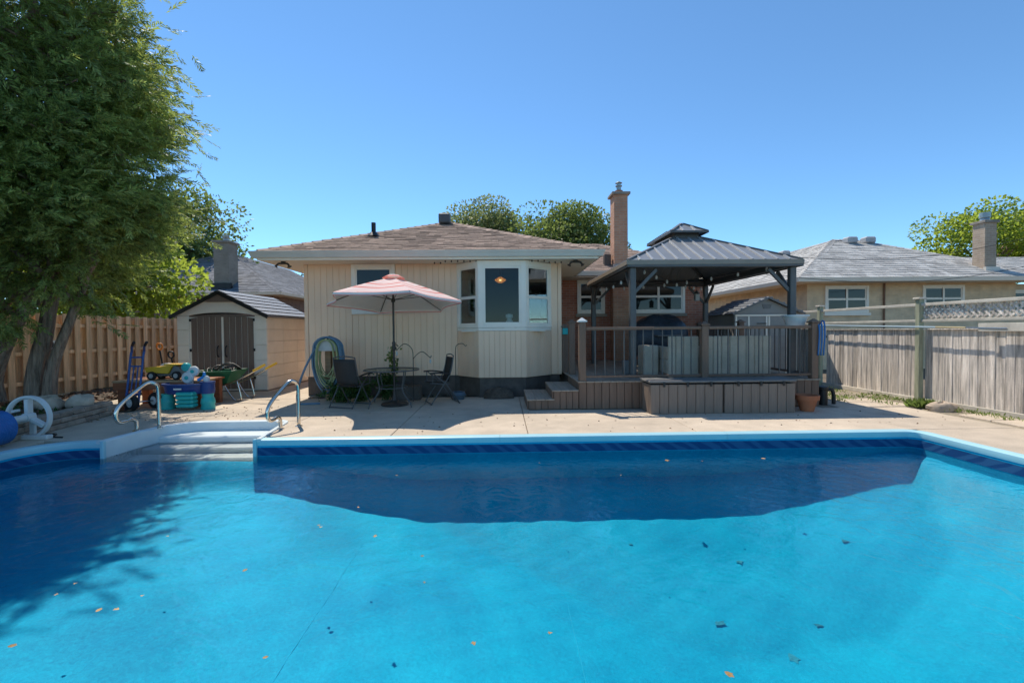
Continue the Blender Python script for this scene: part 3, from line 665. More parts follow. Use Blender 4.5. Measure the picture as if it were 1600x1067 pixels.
RY, RZ = BE + 3.6, EZ + 0.4 * 3.6
A_, B_, TA_, TB_ = (EX0, BE, EZ), (7.2, BE, EZ), (EX0 + 3.6, RY, RZ), (7.2 - 3.6, RY, RZ)
MB().poly([A_, B_, TB_, TA_]).poly([B_, (7.2, BE + 7.2, EZ), TB_]).poly([(7.2, BE + 7.2, EZ), (EX0, BE + 7.2, EZ), TA_, TB_]).poly([(EX0, BE + 7.2, EZ), A_, TA_]).build('roof', shingle_br, house, recalc=False)
shingles('shingle', (EX0, BE - 0.03, EZ), (7.23, BE - 0.03, EZ), TA_, TB_, shingle_br, house, 0.145, 0.27, 5)
hip_caps(B_, TB_, shingle_br, house); hip_caps(TA_, TB_, shingle_br, house)
# chimney
ch = MB().box(3.38, 3.79, 13.66, 14.14, 3.2, 5.50).build('chimney', brick_or, house)
cm = mat('chimney cap mortar', (0.28, 0.24, 0.2), 0.9, 0.2)
bx('chimney_cap', 3.31, 3.86, 13.59, 14.21, 5.50, 5.58, cm, ch, 0.01)
MB().lathe([(0.13, 0), (0.12, 0.10), (0.10, 0.10), (0.10, 0.0)], (3.585, 13.9, 5.58), 14).build('clay_pot', terracotta, ch, smooth=True)
MB().lathe([(0.07, 0.05), (0.07, 0.2), (0.1, 0.21), (0.1, 0.24), (0.06, 0.25), (0.06, 0.30), (0.11, 0.31), (0.02, 0.37)], (3.585, 13.9, 5.6), 14).build('flue_cap', mat('galvanised', (0.35, 0.38, 0.37), 0.4, 0.1, metal=0.7), ch, smooth=True)
MB().box(3.34, 3.83, 13.6, 13.66, 3.28, 3.42).build('flashing', mat('flashing', (0.35, 0.3, 0.26), 0.6, 0.1), ch)
bx('roof_vent', 3.13, 3.33, 13.85, 14.05, 3.3, 3.75, mat('vent brown', (0.09, 0.07, 0.055), 0.6), house)
# security lights under the eaves corners
for x in (EX0 + 0.42, EX1 - 0.45):
    b = MB().lathe([(0.0, -0.05), (0.05, -0.05), (0.05, 0.0)], (x, EY + 0.28, 2.998), 10)
    for s in (-1, 1): b.tube(smooth_path([(x, EY + 0.28, 2.96), (x + s * 0.1, EY + 0.26, 2.95), (x + s * 0.15, EY + 0.24, 2.88)], 4), [0.022] * 8 + [0.05], 8)
    b.build('flood_light', mat('lamp bronze', (0.05, 0.045, 0.04), 0.5), house, smooth=True)
bl = MB()
for k in range(22):
    x = -1.5 + k * 0.135; y = EY + 0.45 if k < 2 or k > 18 else EY + 0.2; bl.lathe([(0, -0.045), (0.016, -0.03), (0.012, 0)], (x, y, 2.995), 6)
bl.build('fairy_lights', dark_gap, house)['kind'] = 'stuff'
# dining lamp, lit, and things on the bay shelf
lamp = root('pendant_lamp', 'lit amber glass pendant lamp inside the bay window', 'lamp', (-0.04, 11.2, 2.6))
shade = [(0.015, 0.075), (0.06, 0.062), (0.135, 0.008), (0.13, -0.016), (0.06, -0.068), (0.0, -0.075)]
MB().lathe(shade, (-0.04, 11.2, 2.70), 8).build('lamp_shade', emit_mat('amber glow', (1.0, 0.33, 0.05), 0.30), lamp)
MB().lathe([(0.0, 0.02), (0.03, 0.012), (0.03, -0.018), (0.0, -0.03)], (-0.04, 11.07, 2.685), 8).build('bulb_glow', emit_mat('bulb glow', (1.0, 0.62, 0.22), 0.9), lamp)
for k in range(8):
    a = 2 * math.pi * k / 8; MB().tube([(-0.04 + r * 1.03 * math.cos(a), 11.2 + r * 1.03 * math.sin(a), 2.70 + z) for r, z in shade[:-1]], 0.006, 4).build('lamp_came', dark_gap, lamp)
MB().tube([(-0.04, 11.2, 2.77), (-0.04, 11.2, 2.97)], 0.015, 6).build('lamp_stem', dark_gap, lamp)
vase = root('table_lamp', 'pale round ornament standing behind the bay window pane', 'ornament', (0.16, 10.3, 1.458))
MB().lathe([(0.07, 0), (0.11, 0.05), (0.12, 0.12), (0.07, 0.22), (0.05, 0.26), (0.085, 0.3), (0.08, 0.36), (0.0, 0.38)], (0.16, 10.3, 1.46), 14).build('ornament_body', white_p, vase, smooth=True)
cup = root('jar', 'short white jar beside the ornament in the bay window', 'jar', (0.42, 10.3, 1.458))
MB().lathe([(0.08, 0), (0.085, 0.02), (0.085, 0.17), (0.07, 0.18), (0, 0.18)], (0.42, 10.3, 1.46), 14).build('jar_body', white_p, cup, smooth=True)
hp = root('hanging_plant', 'green hanging plant behind the bay window side pane', 'plant', (-0.62, 10.6, 2.0))
MB().lathe([(0.06, 0), (0.09, 0.12), (0.08, 0.12), (0, 0.1)], (-0.62, 10.6, 2.0), 12).build('pot', white_p, hp, smooth=True)
C = RNG.normal(size=(160, 3)) * (0.08, 0.08, 0.09) + (-0.62, 10.6, 2.2); quads_mesh('leaves', leaf_quads(C, RNG.normal(size=(160, 3)), 0.09, 0.022, RNG), weed_leaf, hp)

# ------------------------------------------------------------------ deck
deck = root('deck', 'raised brown composite deck with railing and two side steps', 'deck', (3.6, 10, 0))
DZ, DY, DX0, DX1 = 0.52, 8.26, 1.39, 5.84
MB().box(DX0 + 0.05, DX1 - 0.05, DY + 0.06, 14.05, 0, DZ - 0.03).build('deck_frame', dark_gap, deck)
n = 30; w = (DX1 - DX0 + 0.04) / n
for i in range(n): bx('floor_board', DX0 - 0.02 + w * i + 0.003, DX0 - 0.02 + w * (i + 1) - 0.003, DY - 0.02, 14.06, DZ - 0.028, DZ, deck_board_m, deck, 0.004)
n = 32; w = (DX1 - DX0) / n
for i in range(n): bx('skirt_board', DX0 + w * i + 0.004, DX0 + w * (i + 1) - 0.004, DY, DY + 0.025, 0.015, DZ - 0.032, composite, deck, 0.004)
for i in range(16): bx('skirt_board', DX1 - 0.03, DX1 - 0.003, DY + 0.03 + i * 0.14, DY + 0.162 + i * 0.14, 0.015, DZ - 0.032, composite, deck, 0.004)
for i in range(10): bx('skirt_board', DX0 + 0.003, DX0 + 0.03, DY + 0.03 + i * 0.14, DY + 0.162 + i * 0.14, 0.015, DZ - 0.032, composite, deck, 0.004)
for x0, x1, z in ((0.44, 0.94, 0.20), (0.90, 1.385, 0.36)):
    st = MB().box(x0 + 0.03, x1, 8.30, 9.66, 0.0, z - 0.03).build('step', dark_gap, deck)
    for k in range(3): bx('tread_board', x0 + k * (x1 - x0) / 3 + 0.002, x0 + (k + 1) * (x1 - x0) / 3 - 0.002, 8.26, 9.68, z - 0.028, z, deck_board_m, st)
    n = round((x1 - x0) / 0.13); w = (x1 - x0 - 0.03) / n
    for k in range(n): bx('riser_board', x0 + 0.03 + w * k + 0.003, x0 + 0.03 + w * (k + 1) - 0.003, 8.275, 8.298, 0.012, z - 0.032, composite, st)
    for k in range(10): bx('riser_board', x0 + 0.004, x0 + 0.028, 8.30 + k * 0.136, 8.43 + k * 0.136, 0.012, z - 0.032, composite, st)
def rail_post(x, y, cap=True, h=1.08):
    p = bx('rail_post', x - 0.062, x + 0.062, y - 0.062, y + 0.062, DZ - 0.0, DZ + h, composite, deck, 0.008)
    MB().lathe([(0.115, 0.0), (0.115, 0.025), (0.09, 0.03), (0.02, 0.075), (0.0, 0.08)], (0, 0, 0), 4).build('post_cap', white_p if cap == 'w' else composite, p, matrix=Matrix.Translation((x, y, DZ + h + 0.001)) @ Matrix.Rotation(math.pi / 4, 4, 'Z'))
rail_post(DX0 + 0.07, DY + 0.06, 'w'); rail_post(3.72, DY + 0.06, True, 1.0) ; rail_post(DX1 - 0.075, DY + 0.06, True, 1.03); rail_post(1.47, 9.62, True, 1.08); rail_post(1.40, 10.15, True, 1.0); rail_post(DX1 - 0.075, 10.9); rail_post(DX1 - 0.075, 13.2)
RT = DZ + 0.985
for a, b in ((DX0 + 0.133, 3.657), (3.783, DX1 - 0.138)):
    bx('top_rail', a, b, DY + 0.015, DY + 0.105, RT - 0.055, RT, composite, deck, 0.008)
    bx('bottom_rail', a, b, DY + 0.03, DY + 0.09, DZ + 0.06, DZ + 0.10, composite, deck, 0.006)
    n = round((b - a) / 0.185)
    for k in range(1, n): bx('baluster', a + (b - a) * k / n - 0.009, a + (b - a) * k / n + 0.009, DY + 0.051, DY + 0.069, DZ + 0.10, RT - 0.055, metal_dark, deck, 0.002)
xr = DX1 - 0.075
for a, b in ((DY + 0.123, 10.837), (10.963, 13.137)):
    bx('top_rail', xr - 0.045, xr + 0.045, a, b, RT - 0.055, RT, composite, deck, 0.008); bx('bottom_rail', xr - 0.03, xr + 0.03, a, b, DZ + 0.06, DZ + 0.10, composite, deck, 0.006)
    n = round((b - a) / 0.185)
    for k in range(1, n): bx('baluster', xr - 0.009, xr + 0.009, a + (b - a) * k / n - 0.009, a + (b - a) * k / n + 0.009, DZ + 0.10, RT - 0.055, metal_dark, deck, 0.002)

# ------------------------------------------------------------------ gazebo
gz = root('gazebo', 'charcoal steel hardtop gazebo with two-tier ribbed roof standing on the deck', 'gazebo', (4.12, 10.75, DZ))
GX0, GX1, GY0, GY1, GZ = 2.545, 5.695, 8.85, 12.65, 2.66
for x in (GX0, GX1):
    for y in (GY0, GY1):
        p = bx('post', x - 0.06, x + 0.06, y - 0.06, y + 0.06, DZ, GZ, metal_dark, gz, 0.012)
        bx('foot_plate', x - 0.1, x + 0.1, y - 0.1, y + 0.1, DZ, DZ + 0.012, metal_dark, p, 0.003)
        sx = 1 if x == GX0 else -1; sy = 1 if y == GY0 else -1
        MB().bar((x + sx * 0.05, y, GZ - 0.47), (x + sx * 0.47, y, GZ - 0.04), 0.05, 0.06).build('brace', metal_dark, gz)
        MB().bar((x, y + sy * 0.05, GZ - 0.47), (x, y + sy * 0.47, GZ - 0.04), 0.05, 0.06).build('brace', metal_dark, gz)
for y in (GY0, GY1): bx('beam', GX0 - 0.06, GX1 + 0.06, y - 0.04, y + 0.04, GZ + 0.001, GZ + 0.12, metal_dark, gz, 0.006)
for x in (GX0, GX1): bx('beam', x - 0.04, x + 0.04, GY0 + 0.041, GY1 - 0.041, GZ + 0.001, GZ + 0.12, metal_dark, gz, 0.006)
def tier(x0, x1, y0, y1, z0, hx, hy, z1, name, rib=0.235):
    cx, cy = (x0 + x1) / 2, (y0 + y1) / 2
    T = [Vector((cx - hx, cy - hy, z1)), Vector((cx + hx, cy - hy, z1)), Vector((cx + hx, cy + hy, z1)), Vector((cx - hx, cy + hy, z1))]
    E_ = [Vector((x0, y0, z0)), Vector((x1, y0, z0)), Vector((x1, y1, z0)), Vector((x0, y1, z0))]
    for k in range(4):
        a, b, tb, ta = E_[k], E_[(k + 1) % 4], T[(k + 1) % 4], T[k]
        pan = MB().prism([a, b, tb, ta], (0, 0, 0.006)).build(name, metal_roof, gz)
        d = (b - a).normalized(); L_ = (b - a).length; s0 = (ta - a).dot(d); s1 = (tb - a).dot(d)
        up = (ta - a) - d * s0; nrm = d.cross(up).normalized(); nrm = nrm if nrm.z > 0 else -nrm; rb = MB(); n = int(L_ / rib)
        for i in range(1, n):
            u = L_ * i / n; tt = 1.0
            if u < s0: tt = u / s0
            if u > s1: tt = min(tt, (L_ - u) / (L_ - s1))
            if tt < 0.05: continue
            p = a + d * u + nrm * 0.012; rb.bar(p, p + up * tt, 0.035, 0.024, nrm)
        if rb.v: rb.build('rib', rib_m, pan)
        MB().bar(a + Vector((0, 0, 0.012)), ta + Vector((0, 0, 0.012)), 0.07, 0.03).build('hip_flashing', metal_dark, gz)
tier(GX0 - 0.125, GX1 + 0.125, GY0 - 0.13, GY1 + 0.13, 2.785, 0.30, 0.66, 3.49, 'roof_panel')
tier(3.72, 4.52, 9.93, 11.57, 3.60, 0.03, 0.42, 3.84, 'upper_roof_panel', 0.2)
up_ = MB().box(3.84, 3.87, 10.12, 11.38, 3.49, 3.66).box(4.37, 4.40, 10.12, 11.38, 3.49, 3.66).box(3.87, 4.37, 10.12, 10.15, 3.49, 3.66).box(3.87, 4.37, 11.35, 11.38, 3.49, 3.66)
up_.build('vent_collar', metal_dark, gz)
x0, x1, y0, y1 = GX0 - 0.13, GX1 + 0.13, GY0 - 0.135, GY1 + 0.135
for a, b, c, d in ((x0 - 0.02, x1 + 0.02, y0 - 0.02, y0), (x0 - 0.02, x1 + 0.02, y1, y1 + 0.02), (x0 - 0.02, x0, y0 + 0.001, y1 - 0.001), (x1, x1 + 0.02, y0 + 0.001, y1 - 0.001)):
    f_ = bx('fascia', a, b, c, d, 2.70, 2.79, fascia_m, gz, 0.004)
    bx('fascia_lip', a + 0.012, b - 0.012 if b - a > 0.1 else b - 0.002, c + 0.004, d - 0.004 if d - c < 0.1 else d - 0.02, 2.655, 2.699, metal_dark, gz, 0.002)
for a, b, c, d in ((3.70, 4.54, 9.91, 9.93), (3.70, 4.54, 11.57, 11.59), (3.70, 3.72, 9.931, 11.569), (4.52, 4.54, 9.931, 11.569)): bx('upper_fascia', a, b, c, d, 3.565, 3.61, metal_dark, gz, 0.003)
for k in range(4):
    a = [(x0, y0), (x1, y0), (x1, y1), (x0, y1)][k]; t = [(3.82, 10.09), (4.42, 10.09), (4.42, 11.41), (3.82, 11.41)][k]
    MB().bar((*a, 2.73), (*t, 3.44), 0.05, 0.06).build('hip_rafter', metal_dark, gz)
# bulbs of the string light under the roof
sb = root('string_lights', 'string of small clear bulbs draped under the gazebo roof', 'string lights', (4.1, 10.6, 2.6))
cord = []
def drape(a, b, n):
    pts = []
    for i in range(n + 1):
        t = i / n; p = Vector(a).lerp(Vector(b), t); p.z -= 0.10 * math.sin(math.pi * t); pts.append(p)
    MB().tube(pts, 0.006, 4).build('cord', black_p, sb)
    for i in range(1, n, 2):
        p = pts[i]; MB().lathe([(0.012, 0), (0.026, -0.04), (0.022, -0.075), (0.0, -0.09)], p, 8).build('bulb', white_p, sb, smooth=True)
drape((2.63, 8.95, 2.62), (2.63, 12.5, 2.6), 10); drape((2.63, 12.5, 2.6), (5.6, 9.0, 2.74), 16); drape((2.7, 9.0, 2.7), (5.6, 12.5, 2.6), 14)
lt = root('lantern', 'small grey lantern hanging from the gazebo corner brace', 'lantern', (5.25, 12.2, 2.3))
MB().box(5.19, 5.31, 12.14, 12.26, 2.22, 2.40).build('lantern_glass', mat('frosted grey', (0.4, 0.4, 0.38), 0.4), lt, bev=0.01)
MB().lathe([(0.1, 0), (0.02, 0.09), (0.0, 0.1)], (5.25, 12.2, 2.401), 4).build('lantern_cap', metal_dark, lt); MB().tube([(5.25, 12.2, 2.49), (5.25, 12.2, 2.66)], 0.005, 5).build('hook', metal_dark, lt)

# ------------------------------------------------------------------ deck boxes in front of the deck
def deck_box(x0, x1, label, tilt=0.0):
    y0, y1 = 7.72, 8.22
    b = root('deck_storage_box', label, 'storage box', ((x0 + x1) / 2, 8.0, 0), 'storage boxes before the deck')
    MB().box(x0 + 0.03, x1 - 0.03, y0 + 0.03, y1 - 0.03, 0.01, 0.51).build('box_core', black_p, b)
    n = 8; w = (x1 - x0) / n
    for i in range(n): bx('plank', x0 + w * i + 0.003, x0 + w * (i + 1) - 0.003, y0, y0 + 0.028, 0.0, 0.505, box_plastic, b, 0.006)
    for i in range(4):
        for x in (x0, x1 - 0.028): bx('plank', x, x + 0.028, y0 + 0.03 + i * 0.115, y0 + 0.14 + i * 0.115, 0.0, 0.505, box_plastic, b, 0.006)
    lid = bx('lid', x0 - 0.03, x1 + 0.01, y0 - 0.03, y1 + 0.02, 0.535, 0.575, mat('lid resin', (0.17, 0.16, 0.15), 0.55, 0.1), b, 0.012)
    for k in range(3): bx('latch', x0 + 0.22 + k * (x1 - x0 - 0.44) / 2 - 0.02, x0 + 0.22 + k * (x1 - x0 - 0.44) / 2 + 0.02, y0 - 0.045, y0 - 0.031, 0.47, 0.55, black_p, lid, 0.005)
deck_box(2.53, 3.78, 'brown grey plank storage box before the deck, farther from the flower pot')
deck_box(3.81, 5.04, 'brown grey plank storage box before the deck, nearer the terracotta pot')
pot = root('terracotta_pot', 'round terracotta flower pot on the patio by the deck corner', 'flower pot', (5.34, 7.86, 0))
MB().lathe([(0.0, 0.0), (0.105, 0.0), (0.155, 0.20), (0.185, 0.20), (0.192, 0.285), (0.17, 0.285), (0.15, 0.22), (0.0, 0.2)], (5.34, 7.86, 0), 28).build('pot_body', terracotta, pot, smooth=True)

# ------------------------------------------------------------------ furniture and things on the deck
def sofa(x0, x1, y, label, ribs):
    s = root('wicker_sofa', label, 'outdoor sofa', ((x0 + x1) / 2, y, DZ), 'wicker sofa pieces on the deck')
    z1 = DZ + 0.80
    n = ribs; w = (x1 - x0) / n
    for i in range(n): bx('back_panel', x0 + w * i + 0.006, x0 + w * (i + 1) - 0.006, y, y + 0.05, DZ + 0.02, z1, wicker, s, 0.012)
    sl_ = MB()
    for k in range(24): sl_.box(x0, x1, y - 0.004, y - 0.0005, DZ + 0.05 + k * 0.031, DZ + 0.062 + k * 0.031)
    sl_.build('wicker_weave', wicker, s)
    bx('seat_base', x0, x1, y + 0.055, y + 0.75, DZ + 0.08, DZ + 0.36, wicker, s, 0.02)
    for a in (x0, x1 - 0.08): bx('arm', a, a + 0.08, y + 0.056, y + 0.75, DZ + 0.361, DZ + 0.6, wicker, s, 0.015)
sofa(3.12, 3.70, 8.5, 'pale wicker chair back behind the railing, nearer the covered grill', 4)
sofa(3.82, 5.08, 8.5, 'wide pale wicker sofa back behind the railing, nearer the flower pot', 8)
gr = root('covered_grill', 'barbecue under a crumpled dark blue tarpaulin by the brick wall', 'grill', (4.0, 12.3, DZ))
def blob(mb, c, r, n=16, m_=10, amp=0.12, seed=0, flat=0.0, fall=1.0):
    rng = np.random.default_rng(seed); ph = rng.uniform(0, 6.28, (5,)); vs = []
    for i in range(m_ + 1):
        th = math.pi * i / m_
        for k in range(n):
            a = 2 * math.pi * k / n; q = 1 + amp * (math.sin(3 * a + ph[0] + 2 * th) * 0.5 + math.sin(5 * a + ph[1] - 3 * th) * 0.35 + math.sin(2 * a + 4 * th + ph[2]) * 0.4)
            z = math.cos(th) * fall; vs.append((c[0] + r[0] * math.sin(th) ** 0.7 * math.cos(a) * q, c[1] + r[1] * math.sin(th) ** 0.7 * math.sin(a) * q, max(c[2] + r[2] * z * q, flat)))
    fs = [(i * n + k, i * n + (k + 1) % n, (i + 1) * n + (k + 1) % n, (i + 1) * n + k) for i in range(m_) for k in range(n)]
    return mb.add(vs, fs)
blob(MB(), (4.15, 12.0, 1.2), (0.75, 0.4, 0.62), 26, 14, 0.10, 3, 0.75).build('grill_cover', tarp, gr, smooth=True)
for x in (3.7, 4.6): bx('grill_leg', x, x + 0.05, 11.9, 12.1, DZ, 0.8, metal_dark, gr)
bx('side_shelf', 3.9, 4.55, 11.35, 11.6, 1.28, 1.31, grey_p, gr)
pb = root('deck_bench', 'low grey resin bench standing on the deck beside the grill', 'bench', (2.95, 9.6, DZ))
bx('bench_body', 2.78, 3.08, 8.9, 9.3, DZ + 0.02, DZ + 0.62, wicker, pb, 0.02); bx('bench_arm', 2.5, 2.76, 9.3, 9.5, DZ, DZ + 0.3, grey_p, pb, 0.02)
pl = root('rail_planter', 'white plastic planter tub set on the railing by the gazebo post', 'planter', (5.62, 8.6, RT))
mb = MB().lathe([(0.0, 0.0), (0.15, 0.0), (0.21, 0.17), (0.235, 0.17), (0.235, 0.2), (0.2, 0.2), (0.14, 0.03), (0, 0.03)], (5.62, 8.62, RT + 0.002), 24); mb.build('planter_tub', white_p, pl, smooth=True)
fl_ = root('pool_toy_bundle', 'bright blue pool hose looped over the deck corner post', 'pool hose', (5.9, 8.35, 1.2))
mb = MB()
for k in range(3):
    x = 5.80 + 0.05 * k; mb.tube(smooth_path([(x, 8.24, 0.95), (x + 0.01, 8.22, 1.35), (x + 0.02, 8.27, 1.52 + 0.03 * k), (x + 0.03, 8.40, 1.50), (x + 0.03, 8.44, 1.15)], 5), 0.014, 8)
mb.build('hose_loop', mat('bright blue hose', (0.03, 0.16, 0.40), 0.4, 0.1), fl_, smooth='all')
tw = root('turquoise_box', 'small turquoise box fixed on the deck post beside the house wall', 'box', (1.32, 9.9, 1.4))
bx('box_body', 1.33, 1.45, 10.02, 10.07, 1.36, 1.5, teal_p, tw, 0.01)
pump = root('pool_pump', 'black pool pump pipe standing beside the deck corner', 'pump', (6.2, 8.6, 0))
MB().lathe([(0, 0), (0.08, 0), (0.08, 0.3), (0.095, 0.31), (0.095, 0.36), (0.0, 0.38)], (6.15, 8.6, -0.03), 16).build('pump_barrel', black_p, pump, smooth=True)
MB().tube(smooth_path([(6.15, 8.6, 0.25), (6.3, 8.58, 0.27), (6.34, 8.57, 0.15), (6.34, 8.57, 0.0)], 5), 0.035, 8).build('elbow_pipe', black_p, pump, smooth='all')

# ------------------------------------------------------------------ neighbouring houses
nb = root('neighbour_house', 'buff brick bungalow with pale grey hip roof beyond the weathered fence', 'house', (15, 19, 0))
NX0, NX1, NY, NZ = 9.85, 18.9, 14.9, 3.12
MB().box(NX0 + 0.8, NX1 - 0.8, NY + 0.8, NY + 1.0, 0, 3.02).build('wall', brick_yl, nb)
MB().box(NX0 + 0.8, NX0 + 1.0, NY + 1.0, NY + 12, 0, 3.02).build('wall', brick_yl, nb)
MB().box(NX1 - 0.8, 26, NY + 1.6, NY + 1.8, 0, 3.02).build('wall', brick_yl, nb)
NA = [Vector((NX0, NY, NZ)), Vector((NX1, NY, NZ))]; T0 = Vector((NX0 + 4.05, NY + 4.05, NZ + 2.02)); T1 = Vector((NX1 - 4.05, NY + 4.05, NZ + 2.02))
MB().poly([NA[0], NA[1], T1, T0]).poly([NA[0], T0, (T0.x, NY + 12, T0.z), (NX0, NY + 12, NZ)]).poly([NA[1], (NX1, NY + 9, NZ), (T1.x, NY + 9, T1.z), T1]).build('roof', shingle_gr, nb, recalc=False)
shingles('shingle', NA[0] + Vector((-0.03, -0.03, 0)), NA[1] + Vector((0.03, -0.03, 0)), T0, T1, shingle_gr, nb, 0.22, 0.34, 8)
shingles('shingle', (NX0 - 0.03, NY + 12, NZ), NA[0] + Vector((-0.03, 0, 0)), (T0.x, NY + 12, T0.z), T0, shingle_gr, nb, 0.22, 0.34, 9)
hip_caps(NA[0], T0, shingle_gr, nb); hip_caps(NA[1], T1, shingle_gr, nb); hip_caps(T0, T1, shingle_gr, nb)
MB().poly([(NX1 - 0.5, NY + 0.9, NZ), (27, NY + 0.9, NZ), (27, NY + 5.5, NZ + 1.5), (NX1 - 1.5, NY + 5.5, NZ + 1.5)]).build('roof', shingle_gr, nb, recalc=False)
shingles('shingle', (NX1 - 0.5, NY + 0.88, NZ + 0.01), (27, NY + 0.88, NZ + 0.01), (NX1 - 0.5, NY + 5.5, NZ + 1.5), (27, NY + 5.5, NZ + 1.5), shingle_gr, nb, 0.22, 0.34, 10)
MB().box(NX0 + 0.02, NX1 - 0.02, NY + 0.02, NY + 0.82, 3.0, 3.02).build('soffit', soffit_m, nb)
MB().box(NX0 + 0.02, NX0 + 0.82, NY + 0.82, NY + 12, 3.0, 3.02).build('soffit', soffit_m, nb)
MB().sweep(GUT, [(NX0 - 0.004, NY + 12, 3.12), (NX0 - 0.004, NY - 0.004, 3.12), (NX1 + 0.004, NY - 0.004, 3.12), (NX1 + 0.004, NY + 0.9, 3.12)]).build('gutter', trim, nb)
wy = NY + 0.8
for px, w in ((1330, 1.55), (1486, 1.5)): window(nb, px2x(px, wy), wy, 1.98, 2.93, w, 2, True, fr=0.09)
window(nb, 18.9, NY + 1.6, 1.9, 2.8, 1.4, 2, True, fr=0.09)
MB().tube([(12.75 + 0.6, wy - 0.05, 3.0), (13.35, wy - 0.05, 0.1)], 0.03, 6).build('downpipe', mat('rusty pipe', (0.25, 0.14, 0.09), 0.7, 0.2), nb)
c = MB().box(16.75, 17.16, 15.5, 15.92, 3.1, 5.05).build('chimney', brick_tn, nb)
bx('chimney_cap', 16.69, 17.22, 15.44, 15.98, 5.05, 5.14, cm, c, 0.01)
MB().lathe([(0.14, 0), (0.12, 0.1), (0.12, 0.1), (0.15, 0.12), (0.15, 0.3), (0.0, 0.32)], (16.95, 15.7, 5.14), 14).build('flue_cap', MATS['galvanised'], c, smooth=True)
MB().box(16.7, 17.2, 15.4, 15.5, 3.34, 3.52).build('flashing', gutter_m, c)
for x in (NX0 + 4.3, NX0 + 5.05): MB().box(x, x + 0.42, NY + 3.45, NY + 3.85, NZ + 1.8, NZ + 2.06).build('roof_vent', mat('grey vent', (0.4, 0.4, 0.4), 0.5), nb, bev=0.05)
MB().box(NX0 + 3.2, NX0 + 3.55, NY + 6.0, NY + 6.5, NZ + 1.7, NZ + 1.95).build('roof_vent', MATS['grey vent'], nb, bev=0.05)

nl = root('neighbour_house', 'bungalow with slate grey hip roof and tan chimney behind the garden shed', 'house', (-14, 27, 0))
LX1, LX0, LY, LZ = -11.06, -23.1, 23.0, 3.5
MB().box(LX0 + 0.7, LX1 - 0.7, LY + 0.7, LY + 1, 0, 3.4).box(LX1 - 1.0, LX1 - 0.7, LY + 1, LY + 14, 0, 3.4).build('wall', brick_br, nl)
A1, B1 = Vector((LX0, LY, LZ)), Vector((LX1, LY, LZ)); U0, U1 = Vector((LX0 + 6.02, LY + 6.02, LZ + 3.01)), Vector((LX1 - 6.02, LY + 6.02, LZ + 3.01))
E1 = Vector((LX1, LY + 14, LZ)); E2 = Vector((LX1 - 6.02, LY + 14, LZ + 3.01))
MB().poly([A1, B1, U1, U0]).poly([B1, E1, E2, U1]).build('roof', shingle_dk, nl, recalc=False)
shingles('shingle', A1, B1, U0, U1, shingle_dk, nl, 0.24, 0.36, 12); shingles('shingle', B1, E1, U1, E2, shingle_dk, nl, 0.24, 0.36, 13); hip_caps(B1, U1, shingle_dk, nl)
MB().box(LX0, LX1, LY + 0.02, LY + 0.7, 3.36, 3.39).box(LX1 - 0.7, LX1, LY + 0.7, LY + 14, 3.36, 3.39).build('soffit', soffit_m, nl)
MB().sweep(GUT, [(LX0, LY - 0.004, 3.49), (LX1 + 0.004, LY - 0.004, 3.49), (LX1 + 0.004, LY + 14, 3.49)]).build('gutter', trim, nl)
c = MB().box(-14.62, -13.86, 23.5, 24.3, 3.5, 6.05).build('chimney', brick_mat('tan brick', (0.27, 0.22, 0.17), (0.32, 0.26, 0.2), (0.3, 0.26, 0.22)), nl)
bx('chimney_cap', -14.7, -13.78, 23.42, 24.38, 6.05, 6.16, cm, c, 0.01)
MB().lathe([(0.14, 0), (0.12, 0.15), (0.16, 0.2), (0.16, 0.35), (0.0, 0.38)], (-14.2, 23.9, 6.16), 12).build('flue_cap', MATS['galvanised'], c, smooth=True)
MB().box(-14.7, -13.7, 23.35, 23.5, 3.7, 4.0).build('flashing', black_p, c)

# ------------------------------------------------------------------ fences
lf = root('board_fence', 'shadowbox fence of new tan boards along the garden bed behind the cedar', 'fence', (-10.4, 10, 0))
FX = -10.45; y = 4.3; k = 0
while y < 16.2:
    top = 1.94 + random.uniform(-0.015, 0.02)
    if k % 2 == 0: bx('fence_board', FX + 0.04, FX + 0.06, y, y + 0.14, 0.06, 1.94, cedar_wood, lf, 0.004, (0, 0, random.uniform(-0.03, 0.03)))
    bx('fence_board', FX - 0.06, FX - 0.04, y, y + 0.15, 0.06, 1.92, cedar_wood, lf, 0.004)
    y += 0.152; k += 1
for y0 in (4.3, 6.75, 9.2, 11.65, 14.1):
    for z in (0.35, 1.0, 1.62): bx('rail', FX - 0.035, FX + 0.035, y0 + 0.05, y0 + 2.39, z, z + 0.085, cedar_wood, lf)
for y0 in (4.25, 6.7, 9.15, 11.6, 14.05): bx('fence_post', FX - 0.045, FX + 0.038, y0, y0 + 0.095, 0.0, 1.90, cedar_wood, lf)
bk = root('board_fence', 'short stretch of tan board fence closing the yard behind the shed', 'fence', (-9.4, 16.2, 0))
for k in range(14): bx('fence_board', FX + 0.1 + k * 0.15, FX + 0.24 + k * 0.15, 16.25, 16.27, 0.06, 1.92, cedar_wood, bk, 0.004)
for z in (0.4, 1.6): bx('rail', FX + 0.1, FX + 2.2, 16.28, 16.33, z, z + 0.085, cedar_wood, bk)

